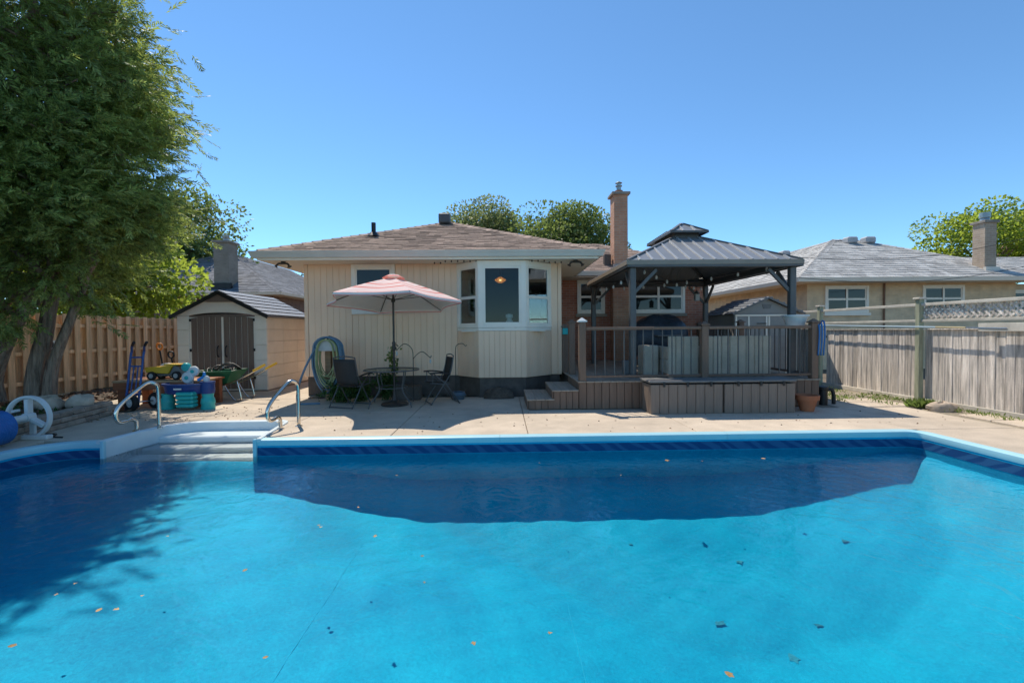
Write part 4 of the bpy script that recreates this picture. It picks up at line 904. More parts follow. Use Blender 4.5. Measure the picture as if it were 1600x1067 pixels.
rf2 = root('board_fence', 'weathered grey board fence with lattice top and green stained posts', 'fence', (8.15, 9, 0))
FR = 8.2; y = 3.0
while y < 14.3:
    w = random.choice((0.128, 0.14, 0.14, 0.152)); sk = random.choice((0, 0, 0.004, -0.004))
    if not any(abs(y + w / 2 - p) < 0.08 for p in (8.72, 11.5, 5.94)):
        bx('fence_board', FR + sk, FR + sk + 0.02, y, y + w - 0.009, 0.05, 1.40, grey_wood, rf2, 0.004, (random.uniform(-0.006, 0.006), 0, 0))
    y += w
posts = [3.16, 5.94, 8.72, 11.5, 14.28]
for p in posts:
    o = bx('fence_post', FR - 0.105, FR - 0.01, p - 0.048, p + 0.048, -0.05, 1.99, green_wood, rf2, 0.006)
    bx('post_cap', FR - 0.135, FR + 0.02, p - 0.08, p + 0.08, 1.991, 2.03, pale_wood, o, 0.012)
for a, b in zip(posts, posts[1:]):
    a += 0.052; b -= 0.052
    bx('top_rail', FR - 0.085, FR - 0.02, a, b, 1.86, 1.915, pale_wood, rf2, 0.006); bx('middle_rail', FR - 0.08, FR - 0.022, a, b, 1.55, 1.60, pale_wood, rf2, 0.006)
    bx('board_rail', FR + 0.03, FR + 0.07, a, b, 1.2, 1.28, grey_wood, rf2); bx('ground_board', FR - 0.055, FR - 0.012, a, b, -0.02, 0.075, pale_wood, rf2, 0.006)
    bx('cap_board', FR - 0.04, FR + 0.045, a, b, 1.402, 1.425, grey_wood, rf2, 0.004)
    if a < 8:      # lattice: crossing slats between the rails
        lat = bx('lattice_frame', FR - 0.018, FR - 0.006, a, b, 1.602, 1.622, pale_wood, rf2); h = 0.235; st = 0.105; k = 0; ys = a - h
        while ys < b:
            for s, off in ((1, -0.014), (-1, -0.004)):
                p0 = Vector((FR + off - 0.02, ys, 1.622)); p1 = Vector((FR + off - 0.02, ys + h, 1.857))
                if s < 0: p0, p1 = Vector((p0.x, ys + h, 1.622)), Vector((p1.x, ys, 1.857))
                q0, q1 = p0.copy(), p1.copy()
                for q, o in ((q0, q1), (q1, q0)):
                    for lim, less in ((a, True), (b, False)):
                        if (q.y < lim) == less and q.y != lim and abs(o.y - q.y) > 1e-6:
                            t = (lim - q.y) / (o.y - q.y)
                            if 0 < t < 1: q += (o - q) * t
                if (q1 - q0).length > 0.05 and a - 0.01 <= min(q0.y, q1.y) and max(q0.y, q1.y) <= b + 0.01:
                    MB().bar(q0, q1, 0.035, 0.008, (1, 0, 0)).build('lattice_slat', grey_wood, lat, recalc=False)
            ys += st
pole = root('pool_pole', 'long pale blue telescopic pole hung along the weathered fence', 'pole', (8.0, 9, 1.45))
MB().tube([(8.06, 11.75, 1.53), (8.06, 8.3, 1.45)], 0.016, 8).build('outer_tube', mat('pale blue aluminium', (0.42, 0.52, 0.58), 0.35, 0.05), pole, smooth=True)
MB().tube([(8.06, 8.3, 1.45), (8.06, 7.75, 1.437)], 0.016, 8).build('cork_grip', mat('tan grip', (0.5, 0.4, 0.22), 0.6), pole, smooth=True)
MB().tube([(8.06, 7.75, 1.437), (8.06, 7.1, 1.42)], 0.011, 8).build('inner_tube', steel, pole, smooth=True)
pk = root('loose_plank', 'loose weathered plank fixed below the lattice on the weathered fence', 'plank', (8.1, 6.3, 1.5))
bx('plank_board', 8.06, 8.085, 6.1, 7.55, 1.375, 1.51, pale_wood, pk)
rk = root('rock', 'flat tan rock at the foot of the weathered fence', 'rock', (7.7, 7.85, 0))
blob(MB(), (7.72, 7.8, 0.02), (0.26, 0.15, 0.12), 14, 8, 0.18, 5, -0.03).build('rock_body', rock_m, rk, smooth=True)
# wires of the neighbour
for k, (z0, z1) in enumerate(((4.1, 4.9), (3.75, 4.3))):
    wr = root('overhead_wire', ('upper' if k == 0 else 'lower') + ' of two dark service wires crossing before the grey roof', 'wire', (12, 13.5, z0))
    pts = [(6.5 + t * 14, 13.2 + t * 1.0, z0 + (z1 - z0) * t * 2.2 - 0.9 * math.sin(math.pi * t) - (0.55 if k else 0.4)) for t in [i / 16 for i in range(17)]]
    MB().tube(pts, 0.008, 5).build('wire_strand', black_p, wr)

# ------------------------------------------------------------------ sheds
sh = root('garden_shed', 'beige resin shed with dark brown arched double doors beside the house', 'shed', (-7, 12.7, 0))
HX0, HX1, HY0, HY1 = -8.09, -5.89, 11.5, 14.0; AX = -7.0
zp = 2.40; ze = 1.86
def gable_z(x): return ze + (zp - ze) * (1 - abs(x - AX) / (AX - HX0)) if True else 0
MB().box(HX0 + 0.03, HX1 - 0.03, HY0 + 0.03, HY1, 0, ze).build('shed_core', shed_beige, sh)
DXa, DXb = -7.78, -6.20
for a, b in ((HX0, DXa - 0.02), (DXb + 0.02, HX1)):
    n = 5; zz = [0.02, 0.40, 0.78, 1.16, 1.54, 1.90]
    for i in range(5): bx('front_panel', a, b, HY0, HY0 + 0.03, zz[i] + 0.004, zz[i + 1] - 0.004, shed_beige, sh, 0.008)
for i in range(6):
    for j in range(3):
        y0 = HY0 + 0.035 + j * 0.83; bx('side_panel', HX1 - 0.03, HX1, y0 + 0.003, y0 + 0.827, 0.02 + i * 0.305 + 0.003, 0.02 + (i + 1) * 0.305 - 0.003, shed_beige, sh, 0.006)
# gable with arched door head
def arch(x): u = (x - AX) / ((DXb - DXa) / 2); return 1.88 + 0.13 * math.sqrt(max(0, 1 - 0.8 * u * u)) - 0.058
top = [(HX0, HY0 + 0.004, 1.902), (HX0, HY0 + 0.004, ze + 0.06), (AX, HY0 + 0.004, zp + 0.06), (HX1, HY0 + 0.004, ze + 0.06), (HX1, HY0 + 0.004, 1.902), (DXb + 0.02, HY0 + 0.004, 1.902)]
top += [(x, HY0 + 0.004, arch(x) + 0.02) for x in [DXb - (DXb - DXa) * i / 16 for i in range(17)]] + [(DXa - 0.02, HY0 + 0.004, 1.902)]
MB().prism(top, (0, 0.026, 0)).build('gable_panel', shed_beige, sh)
for s, (a, b) in enumerate(((DXa, (DXa + DXb) / 2 - 0.004), ((DXa + DXb) / 2 + 0.004, DXb))):
    dr = MB().prism([(a, HY0 + 0.035, 0.03)] + [(b, HY0 + 0.035, 0.03)] + [(b + (a - b) * i / 8, HY0 + 0.035, arch(b + (a - b) * i / 8) - 0.02) for i in range(9)], (0, 0.03, 0)).build('door', shed_brown, sh)
    n = 5; w = (b - a - 0.04) / n
    for i in range(n):
        x0 = a + 0.02 + w * i + 0.006; x1 = x0 + w - 0.012
        MB().prism([(x0, HY0 + 0.018, 0.06), (x1, HY0 + 0.018, 0.06), (x1, HY0 + 0.018, arch(x1) - 0.06), (x0, HY0 + 0.018, arch(x0) - 0.06)], (0, 0.018, 0)).build('door_plank', shed_brown, dr, bev=0.003)
    xh = (DXa + DXb) / 2 + (-0.10 if s == 0 else 0.10)
    MB().tube(smooth_path([(xh, HY0 + 0.03, 0.86), (xh, HY0 - 0.04, 0.9), (xh, HY0 - 0.05, 1.0), (xh, HY0 - 0.04, 1.1), (xh, HY0 + 0.03, 1.14)], 4), 0.014, 6).build('door_handle', black_p, dr, smooth='all')
    for z in (0.3, 1.0, 1.75): bx('hinge', (a - 0.02 if s == 0 else b - 0.03), (a + 0.03 if s == 0 else b + 0.02), HY0 + 0.001, HY0 + 0.017, z, z + 0.07, black_p, dr, 0.004)
for s in (-1, 1):
    xe = HX0 - 0.1 if s < 0 else HX1 + 0.1; ez = ze - 0.01
    pan = MB().prism([(AX, HY0 - 0.12, zp + 0.08), (xe, HY0 - 0.12, ez), (xe, HY1 + 0.1, ez), (AX, HY1 + 0.1, zp + 0.08)], (0, 0, 0.035)).build('roof_panel', shed_roof_m, sh)
    d = Vector((xe - AX, 0, ez - zp - 0.08)); nr = Vector((-d.z * (1 if s > 0 else -1), 0, abs(d.x))).normalized(); rows = 6
    for i in range(rows):
        p0 = Vector((AX, 0, zp + 0.08 + 0.035)) + d * (i / rows); p1 = Vector((AX, 0, zp + 0.115)) + d * ((i + 1.0) / rows); k = 0; y0 = HY0 - 0.12 - 0.3 * (i % 2)
        while y0 < HY1 + 0.1:
            ya, yb = max(HY0 - 0.12, y0 + 0.004), min(HY1 + 0.1, y0 + 0.6)
            if yb - ya > 0.05: MB().prism([(p0.x, ya, p0.z + 0.002), (p1.x, ya, p1.z + 0.022), (p1.x, yb, p1.z + 0.022), (p0.x, yb, p0.z + 0.002)], (0, 0, 0.006)).build('roof_tile', shed_roof_m, pan, recalc=False)
            y0 += 0.6
    MB().bar((AX, HY0 - 0.13, zp + 0.06), (xe, HY0 - 0.13, ez - 0.0), 0.025, 0.09).build('verge_board', black_p, sh)
MB().prism([(AX - 0.34, HY0 - 0.10, zp - 0.17), (AX + 0.34, HY0 - 0.10, zp - 0.17), (AX, HY0 - 0.10, zp + 0.04)], (0, 0.1, 0)).build('gable_peak', shed_brown, sh)
MB().box(HX0 - 0.02, HX1 + 0.02, HY0 - 0.02, HY1, 0.0, 0.02).build('base_sill', shed_brown, sh)

s2 = root('garden_shed', 'small grey resin shed with pale trim between the deck and the weathered fence', 'shed', (7.0, 13, 0))
ax, x0, x1, y0, y1 = 7.05, 6.18, 7.92, 12.0, 13.6
MB().box(x0 + 0.02, x1 - 0.02, y0 + 0.02, y1, 0, 1.86).build('shed_core', shed_grey, s2)
for i in range(6):
    for nm, q in (('front_panel', (x0, x1, y0, y0 + 0.019)), ('side_panel', (x0, x0 + 0.019, y0 + 0.02, y1))): bx(nm, *q, 0.03 + i * 0.3 + 0.004, 0.03 + (i + 1) * 0.3 - 0.004, shed_grey, s2, 0.008)
MB().prism([(x0 - 0.02, y0 + 0.001, 1.86), (x1 + 0.02, y0 + 0.001, 1.86), (ax, y0 + 0.001, 2.24)], (0, 0.05, 0)).build('gable_panel', shed_grey, s2)
for a in (x0 + 0.02, x0 + 0.36, ax - 0.03, ax + 0.04, x1 - 0.36, x1 - 0.06): bx('trim_strip', a, a + 0.045, y0 - 0.015, y0 - 0.001, 0.05, 1.78, trim, s2)
bx('trim_strip', x0 + 0.02, x1 - 0.02, y0 - 0.016, y0 - 0.001, 1.785, 1.83, trim, s2)
gv = MB().prism([(ax - 0.13, y0 - 0.01, 2.10), (ax + 0.13, y0 - 0.01, 2.10), (ax + 0.09, y0 - 0.01, 1.98), (ax - 0.09, y0 - 0.01, 1.98)], (0, 0.01, 0)).build('gable_vent', grey_p, s2)
for s in (-1, 1):
    xe = x0 - 0.1 if s < 0 else x1 + 0.1
    pan = MB().prism([(ax, y0 - 0.1, 2.27), (xe, y0 - 0.1, 1.84), (xe, y1 + 0.08, 1.84), (ax, y1 + 0.08, 2.27)], (0, 0, 0.03)).build('roof_panel', shed_roof_m, s2)
    d = Vector((xe - ax, 0, -0.43)); yy = y0 - 0.06
    for k in range(6):
        q = Vector((ax, 0, 2.312)) + d * ((k + 0.5) / 6); MB().bar((q.x, y0 - 0.1, q.z), (q.x, y1 + 0.08, q.z), 0.05, 0.03).build('roof_rib', shed_roof_m, pan)
    MB().bar((ax, y0 - 0.11, 2.27), (xe, y0 - 0.11, 1.84), 0.02, 0.05).build('verge_board', grey_p, s2)
for a in (ax - 0.28, ax + 0.62): MB().box(a, a + 0.26, y0 - 0.03, y0 - 0.017, 1.58, 1.60).build('strap_hinge', black_p, s2)

# ------------------------------------------------------------------ trees
from mathutils import noise as mnoise
def limb(mb, pts, r0, r1, n=9):
    p = smooth_path(pts, 5); mb.tube(p, [r0 + (r1 - r0) * (i / (len(p) - 1)) ** 0.8 for i in range(len(p))], n)
cd = root('cedar_tree', 'tall many-stemmed dark green cedar with drooping sprays beside the pool', 'tree', (-8.5, 8.1, 0.2))
STEMS = [((-9.0, 8.0, 0.1), (-8.95, 8.0, 1.1), (-8.72, 8.0, 2.2), (-8.7, 8.1, 4.0), (-8.6, 8.2, 8.5), 0.205, 0.05),
         ((-8.85, 8.05, 0.6), (-8.55, 8.0, 1.25), (-8.08, 7.95, 2.1), (-7.9, 8.0, 3.4), (-7.6, 8.1, 7.5), 0.125, 0.035),
         ((-8.35, 8.3, 0.1), (-8.3, 8.3, 0.9), (-8.1, 8.3, 1.8), (-7.95, 8.4, 3.4), (-7.9, 8.5, 9.5), 0.175, 0.05),
         ((-8.05, 8.2, 0.1), (-7.98, 8.25, 0.9), (-7.7, 8.3, 1.75), (-7.45, 8.4, 2.6), (-6.9, 8.6, 5.0), 0.11, 0.03),
         ((-9.5, 8.4, 0.1), (-9.55, 8.4, 1.2), (-9.7, 8.4, 3.0), (-9.8, 8.4, 5.0), (-9.8, 8.3, 8.5), 0.2, 0.04)]
for s in STEMS:
    mb = MB(); pth = smooth_path(s[:5], 14); limbr = [s[5] + (s[6] - s[5]) * (i / (len(pth) - 1)) ** 0.8 for i in range(len(pth))]; mb.tube(pth, limbr, 26)
    for i, v in enumerate(mb.v):      # furrowed bark: ridges that run up the stem
        c = pth[i // 26]; d_ = Vector(v) - c; k = i % 26; q = mnoise.noise(Vector((k * 0.9, c.z * 1.3, s[5] * 40))) * 0.14 + mnoise.noise(Vector((math.cos(k * 0.2417) * 1.5, math.sin(k * 0.2417) * 1.5, c.z * 0.8))) * 0.22
        mb.v[i] = tuple(c + d_ * (1 + q))
    mb.tube([Vector(s[0]) + Vector((0, 0, -0.3)), Vector(s[0]) + Vector((0, 0, 0.02)), Vector(s[0]).lerp(Vector(s[1]), 0.25)], [s[5] * 1.5, s[5] * 1.15, s[5] * 0.95], 12, cap=False); mb.build('trunk', bark, cd, smooth='all')
def rad(z): return float(np.interp(z, [1.6, 2.4, 3.2, 4.4, 5.5, 6.5, 7.5, 9, 11, 12.5], [0.8, 2.0, 2.55, 2.6, 2.45, 2.2, 1.95, 1.5, 0.8, 0.1]))
br = MB(); SP = []
rng = np.random.default_rng(5)
for b in range(250):
    z = float(rng.uniform(2.3, 12.0)) if b > 60 else float(rng.uniform(2.2, 6.0)); a = rng.uniform(0, 2 * math.pi); R = rad(z) * rng.uniform(0.72, 1.05)
    cx, cy = -8.35, 8.25
    if math.cos(a) > 0.1 and math.sin(a) > 0.0: R *= 0.84
    if math.cos(a) > 0.05 and z < 3.1: z += 1.0
    if math.cos(a) < -0.2 and rng.random() < 0.45: continue           # side out of view: keep it thinner
    zb = max(1.7, z - 0.35 * R - 0.3); st = STEMS[rng.integers(0, 5)]
    bp = smooth_path(st[:5], 5); base = min(bp, key=lambda p: abs(p.z - zb)) if zb < 8 else Vector((cx, cy, zb))
    tip = Vector((cx + R * math.cos(a), cy + R * math.sin(a), z)); mid = base.lerp(tip, 0.5) + Vector((0, 0, 0.25 + 0.1 * R))
    path = smooth_path([base, mid, tip], 6); br.tube(path, [0.045 * (1 - i / len(path)) + 0.006 for i in range(len(path))], 5)
    ns = int(46 + 42 * R); L_ = len(path) - 1
    for k in range(ns):
        t = rng.uniform(0.2, 1.0) ** 0.6; p = path[min(L_, int(t * L_))]; out = Vector((math.cos(a), math.sin(a), 0))
        sp_ = 0.12 + 0.34 * R * 0.35 * rng.random()
        g3 = np.clip(rng.normal(size=3), -1.7, 1.7); c = (p.x + g3[0] * sp_ * 1.3, p.y + g3[1] * sp_ * 1.3, p.z + g3[2] * sp_ * 0.9)
        d = (out.x + rng.normal() * 0.6, out.y + rng.normal() * 0.6, -0.22 + rng.normal() * 0.5); SP.append((c, d))
for b in range(22):                                    # short low boughs hanging over the stems
    st = STEMS[rng.integers(0, 5)]; bp = smooth_path(st[:5], 5); zb = rng.uniform(1.75, 3.0); base = min(bp, key=lambda p: abs(p.z - zb)); a = rng.uniform(math.pi, 2 * math.pi); R = rng.uniform(0.4, 1.3)
    tip = base + Vector((R * math.cos(a), R * math.sin(a), rng.uniform(-0.35, 0.1))); path = smooth_path([base, base.lerp(tip, 0.5) + Vector((0, 0, 0.12)), tip], 5); br.tube(path, [0.018 * (1 - i / len(path)) + 0.004 for i in range(len(path))], 5)
    for k in range(int(24 + 26 * R)):
        p = path[min(len(path) - 1, int(rng.uniform(0.2, 1) * len(path)))]; g3 = np.clip(rng.normal(size=3), -1.7, 1.7) * 0.14; SP.append(((p.x + g3[0], p.y + g3[1], p.z + g3[2]), (math.cos(a) + rng.normal() * 0.5, math.sin(a) + rng.normal() * 0.5, -0.5 + rng.normal() * 0.4)))
br.build('branch', bark, cd, smooth='all')
SPC = np.array([s[0] for s in SP]); SPD = unit(np.array([s[1] for s in SP])); nS = len(SPC)
Sv = unit(np.cross(SPD, rng.normal(size=(nS, 3)) * (0.5, 0.5, 1))); tpl = [(0.0, 0, 0.0)]
for i in range(1, 9): tpl += [(i * 0.036, 1, 0.7), (i * 0.036 + 0.015, -1, -0.7)]
tpl += [(0.12, 0, 0.1), (0.22, 0, -0.1), (0.30, 0, 0.05)]
Q = []
sc_ = rng.uniform(0.75, 1.3, (nS, 1))
for off, side, ang in tpl:
    base = SPC + SPD * off * sc_; dr = SPD * math.cos(ang) + Sv * math.sin(ang) + rng.normal(size=(nS, 3)) * 0.16 + np.array([0, 0, -0.12])
    dr = unit(dr); ln = (0.095 - 0.12 * abs(off - 0.13)) * sc_; wv = unit(np.cross(dr, np.cross(SPD, Sv) + rng.normal(size=(nS, 3)) * 0.35)); wd = 0.0105 * sc_
    Q.append(np.stack([base, base + dr * ln * 0.5 + wv * wd, base + dr * ln, base + dr * ln * 0.5 - wv * wd], 1))
quads_mesh('crown', np.concatenate(Q), cedar_leaf, cd)
# low hanging tuft over the fence and shoots on the stems
def broadleaf(name, label, c, r, base, nl, ls, mt, clumps=26, seed=0, trunk_r=0.25, spread=0.42, shell=0.55):
    rng = np.random.default_rng(seed); t = root(name, label, 'tree', (c[0], c[1], 0))
    d = unit(rng.normal(size=(clumps, 3))); rr_ = rng.uniform(shell, 1.0, (clumps, 1)); K = np.array(c) + d * rr_ * np.array(r) * 0.85
    mb = MB(); limb(mb, [(c[0], c[1], -0.1), (c[0] + 0.1, c[1], base * 0.5), (c[0], c[1], base), (c[0], c[1], c[2])], trunk_r, trunk_r * 0.4, 9); mb.build('trunk', bark, t, smooth='all')
    lb = MB()
    for k in K:
        q = Vector(k); s = Vector((c[0], c[1], base + (q.z - base) * 0.25 if q.z > base else base)); limb(lb, [s, s.lerp(q, 0.5) + Vector((0, 0, 0.15 * r[2])), q], trunk_r * 0.3, 0.02, 5)
    lb.build('limb', bark, t, smooth='all')
    sz = rng.uniform(0.6, 1.3, (clumps, 1)) * spread * min(r); idx = rng.integers(0, clumps, nl)
    off = rng.normal(size=(nl, 3)); off = off / np.maximum(1, np.linalg.norm(off, axis=1, keepdims=True) / 1.6)
    C = K[idx] + off * sz[idx] * np.array([1.15, 1.15, 0.75]); D = unit(off + rng.normal(size=(nl, 3)) * 0.7 + np.array([0, 0, -0.3]))
    quads_mesh('crown', leaf_quads(C, D, ls, ls * 0.36, rng), mt, t); return t
broadleaf('maple_tree', 'sunlit yellow green maple beyond the tan fence, beside the shed', (-13.2, 15.2, 3.5), (3.0, 1.8, 2.2), 1.6, 10000, 0.19, maple_leaf, 34, 21, 0.16)
broadleaf('maple_tree', 'yellow green maple beyond the tan fence, behind the cedar trunks', (-14.2, 11.2, 3.3), (2.6, 2.4, 2.6), 1.3, 8000, 0.2, maple_leaf, 30, 22, 0.16)
broadleaf('broadleaf_tree', 'tall dark leafy tree showing past the cedar above the tan chimney', (-20.0, 29.5, 7.0), (2.5, 2.4, 4.0), 4.0, 15000, 0.22, far_leaf, 36, 23, 0.3)
broadleaf('broadleaf_tree', 'pale green airy tree rising behind the roof vent of the house', (-1.6, 40, 9.6), (3.2, 3, 3.4), 5.5, 16000, 0.25, pale_leaf, 30, 24, 0.3, 0.36)
broadleaf('broadleaf_tree', 'dark green bushy tree behind the roof, beside the brick chimney', (5.2, 38, 8.2), (4.2, 3.4, 3.2), 4.5, 26000, 0.26, far_leaf, 36, 25, 0.35)
broadleaf('broadleaf_tree', 'light green leafy tree beyond the neighbour house chimney', (32.6, 30, 6.9), (5.2, 3.4, 2.9), 3.5, 17000, 0.21, maple_leaf, 26, 26, 0.3, 0.27)
broadleaf('broadleaf_tree', 'small tree showing between the neighbour roof and the house eave', (-19.5, 44, 3.8), (5.5, 2.2, 2.6), 2.0, 5000, 0.36, far_leaf, 22, 27, 0.25)

# ------------------------------------------------------------------ garden bed, retaining stones, rocks, litter
bed = MB(); nx, ny = 34, 60
def bed_x1(y): return float(np.interp(y, [0, 6.5, 8.2, 8.6, 9.4, 16], [-6.9, -6.72, -7.25, -7.6, -8.65, -8.65]))
def bed_z(x, y):
    h = float(np.interp(y, [0, 8.2, 8.7, 16], [0.2, 0.2, 0.03, 0.02])); return h + 0.03 * math.sin(5 * x + 3 * y) + 0.02 * math.sin(11 * x - 7 * y) - 0.01
for j in range(ny + 1):
    y = 1.0 + 15.2 * j / ny; x1 = bed_x1(y)
    for i in range(nx + 1):
        x = -10.7 + (x1 - -10.7) * i / nx; bed.v.append((x, y, bed_z(x, y)))
for j in range(ny):
    for i in range(nx):
        a = j * (nx + 1) + i; bed.f.append((a, a + 1, a + nx + 2, a + nx + 1))
tag(bed.build('garden_bed', soil, smooth='all', recalc=False), 'dark soil of the raised garden bed under the cedar', None, None, 'structure')
rw = root('retaining_wall', 'low two-course retaining wall of grey brown stone blocks edging the cedar bed', 'stone wall', (-6.9, 7.3, 0))
a, b = Vector((-6.62, 5.6, 0)), Vector((-7.12, 8.25, 0)); d = (b - a); u = d.normalized(); ang = math.atan2(d.y, d.x)
for row in range(3):
    t = -0.12 * (row % 2)
    while t < d.length:
        L_ = random.uniform(0.26, 0.42); p = a + u * (t + L_ / 2); h = 0.082
        mb = MB().box(-L_ / 2 + 0.004, L_ / 2 - 0.004, -0.1, 0.1, 0, h - 0.004)
        mb.v = [(x + random.uniform(-0.006, 0.006), y_ + random.uniform(-0.012, 0.012), z + random.uniform(-0.004, 0.004)) for x, y_, z in mb.v]
        mb.build('stone', stone_m, rw, bev=0.012, matrix=Matrix.Translation((p.x - 0.02 * row, p.y, row * h + 0.002)) @ Matrix.Rotation(ang, 4, 'Z')); t += L_
t = 0
for i in range(3):
    mb = MB().box(-0.17, 0.17, -0.1, 0.1, 0, 0.16); mb.build('stone', stone_m, rw, bev=0.02, matrix=Matrix.Translation((-7.34 - i * 0.37, 8.36 + i * 0.03, 0.002)))
for k, (p, r, lab) in enumerate((((-7.75, 7.9, 0.26), (0.24, 0.16, 0.15), 'round pinkish rock on the bed by the cedar trunk'), ((-7.3, 8.0, 0.28), (0.22, 0.15, 0.13), 'squarish grey rock on the end of the retaining wall'), ((-8.0, 6.1, 0.33), (0.14, 0.12, 0.14), 'mossy stone post before the cedar trunk'))):
    q = root('rock', lab, 'rock', p); blob(MB(), p, r, 14, 9, 0.2, 30 + k).build('rock_body', rock_m, q, smooth=True)
n = 2600; X_ = RNG.uniform(-10.3, -6.9, n); Y_ = RNG.uniform(5.5, 12.0, n); ok = np.array([x < bed_x1(y) - 0.0 for x, y in zip(X_, Y_)]); X_, Y_ = X_[ok], Y_[ok]
Cc = np.array([(x, y, bed_z(x, y) + 0.012) for x, y in zip(X_, Y_)]); Dd = RNG.normal(size=(len(Cc), 3)) * (1, 1, 0.25)
tag(quads_mesh('leaf_litter', leaf_quads(Cc, Dd, 0.09, 0.03, RNG), litter_m), 'dry brown leaf litter lying on the garden bed', 'leaf litter', None, 'stuff')
n = 900; X_ = RNG.uniform(-10.3, -7.3, n); Y_ = RNG.uniform(6.5, 8.6, n); Cc = np.array([(x, y, bed_z(x, y)) for x, y in zip(X_, Y_)]); Dd = RNG.normal(size=(n, 3)) * (0.6, 0.6, 0.3) + (0, 0, 0.8)
tag(quads_mesh('ground_cover', leaf_quads(Cc, Dd, 0.09, 0.02, RNG), herb_leaf), 'sparse green ground cover among the bed stones', 'ground cover', None, 'stuff')
# dirt strip and weeds by the weathered fence
tag(MB().poly([(7.36, -1, -0.02), (8.18, -1, -0.02), (8.18, 14, -0.02), (5.9, 14, -0.02), (5.9, 8.16, -0.02), (7.36, 8.16, -0.02)]).build('dirt_strip', mat('pale dirt', (0.30, 0.25, 0.18), 0.95, 0.3, 5, bump=0.5, bscale=30, fine=0.25), recalc=False), 'pale dirt strip between patio and weathered fence', None, None, 'structure')
pav = root('paver_edging', 'row of flat grey paving stones along the weathered fence', 'paving', (7.7, 6, 0))
for k in range(9): bx('paver', 7.48 + 0.05 * math.sin(k), 7.98 + 0.05 * math.sin(k), 2.6 + k * 0.53, 3.11 + k * 0.53, -0.05, 0.012, concrete, pav, 0.012)
for k in range(6): bx('paver', 6.2 + 0.5 * (k % 3), 6.68 + 0.5 * (k % 3), 8.25 + 0.5 * (k // 3), 8.73 + 0.5 * (k // 3), -0.06, -0.004, concrete, pav, 0.012)
def tufts(spots, per, h, rng):
    C, D = [], []
    for x, y, s in spots:
        c = rng.normal(size=(per, 3)) * (s, s, 0.01) + (x, y, 0.0); c[:, 2] = np.maximum(c[:, 2], -0.01); C.append(c); D.append(rng.normal(size=(per, 3)) * (0.55, 0.55, 0.2) + (0, 0, 0.8))
    return leaf_quads(np.concatenate(C), np.concatenate(D), h, h * 0.14, rng)
sp_w = [(8.0 - 0.25 * random.random(), 6.8 + 0.2 * i + 0.1 * random.random(), 0.09) for i in range(15)] + [(6.6 + random.random() * 1.2, 8.4 + random.random() * 2.4, 0.10) for i in range(18)]
tag(quads_mesh('weeds', tufts(sp_w, 26, 0.07, RNG), weed_leaf), 'sparse green weeds along the weathered fence foot', 'weeds', None, 'stuff')
wc = root('weed_clump', 'bright leafy weed clump beside the flat rock', 'weed', (7.62, 8.2, 0))
quads_mesh('leaves', tufts([(7.62, 8.15, 0.07), (7.7, 8.05, 0.05)], 150, 0.15, RNG), weed_leaf, wc)

# ------------------------------------------------------------------ pool cover reel
re = root('cover_reel', 'white wheeled reel with rolled blue solar cover beside the pool', 'pool reel', (-6.75, 5, 0))
RX, RZ_ = -6.60, 0.31; WYr = 6.45
rim = MB()
prof_ = [(0.275, -0.03), (0.30, -0.03), (0.30, 0.03), (0.275, 0.03), (0.255, 0.012), (0.255, -0.012), (0.275, -0.03)]
rim.lathe(prof_, (RX, WYr, RZ_), 40, 'y'); rim.build('wheel_rim', white_p, re, smooth=True)
for k in range(3):
    a = math.radians(90 + 120 * k); e = (RX + 0.25 * math.cos(a), WYr, RZ_ + 0.25 * math.sin(a)); MB().bar((RX, WYr, RZ_), e, 0.05, 0.085, (0, 1, 0)).build('spoke', white_p, re, bev=0.006)
MB().lathe([(0.0, -0.06), (0.06, -0.06), (0.06, 0.05), (0.0, 0.05)], (RX, WYr, RZ_), 18, 'y').build('hub', white_p, re, smooth=True)
MB().tube([(RX, WYr - 0.03, RZ_), (RX, 2.0, RZ_)], 0.045, 14).build('axle', white_p, re, smooth=True)
MB().lathe([(0.05, 0.0), (0.20, -0.004), (0.225, -0.03), (0.23, -0.3), (0.235, -2.0), (0.23, -4.0), (0.0, -4.0)], (RX, 6.12, RZ_ - 0.07), 36, 'y').build('rolled_cover', solar_blue, re, smooth=True)
ft = MB().box(RX - 0.28, RX + 0.28, WYr - 0.05, WYr + 0.05, 0.0, 0.06).box(RX - 0.04, RX + 0.04, WYr + 0.031, WYr + 0.07, 0.06, 0.36); ft.build('foot', white_p, re, bev=0.01)
MB().tube([(RX - 0.1, WYr - 0.03, RZ_ + 0.1), (RX - 0.1, WYr - 0.12, RZ_ + 0.1)], 0.02, 10).build('crank_grip', white_p, re, smooth=True)

# ------------------------------------------------------------------ clutter by the shed
ht = root('hand_truck', 'blue steel hand truck with black wheels leaning on the timber bench', 'hand truck', (-7.0, 8.8, 0))
hx0, hx1 = -7.22, -6.98
mb = MB()
for x in (hx0, hx1):
    mb.tube(smooth_path([(x, 8.82, 0.06), (x, 8.9, 0.5), (x, 8.98, 1.0), (x + 0.01, 9.0, 1.12), (x + 0.06, 8.94, 1.2), (x + 0.16, 8.86, 1.28)], 5), 0.021, 9)
mb.build('side_rail', blue_paint, ht, smooth='all')
for x in (hx0, hx1): MB().tube([(x + 0.10, 8.905, 1.235), (x + 0.18, 8.845, 1.295)], 0.025, 9).build('grip', black_p, ht, smooth=True)
for z, y in ((1.0, 8.98), (0.83, 8.955), (0.3, 8.87)): MB().bar((hx0, y, z), (hx1, y, z), 0.03, 0.03).build('cross_bar', blue_paint, ht)
for k in range(1, 3): MB().tube([(hx0 + 0.08 * k, 8.84, 0.2), (hx0 + 0.08 * k, 8.955, 0.83)], 0.012, 7).build('slat', blue_paint, ht, smooth=True)
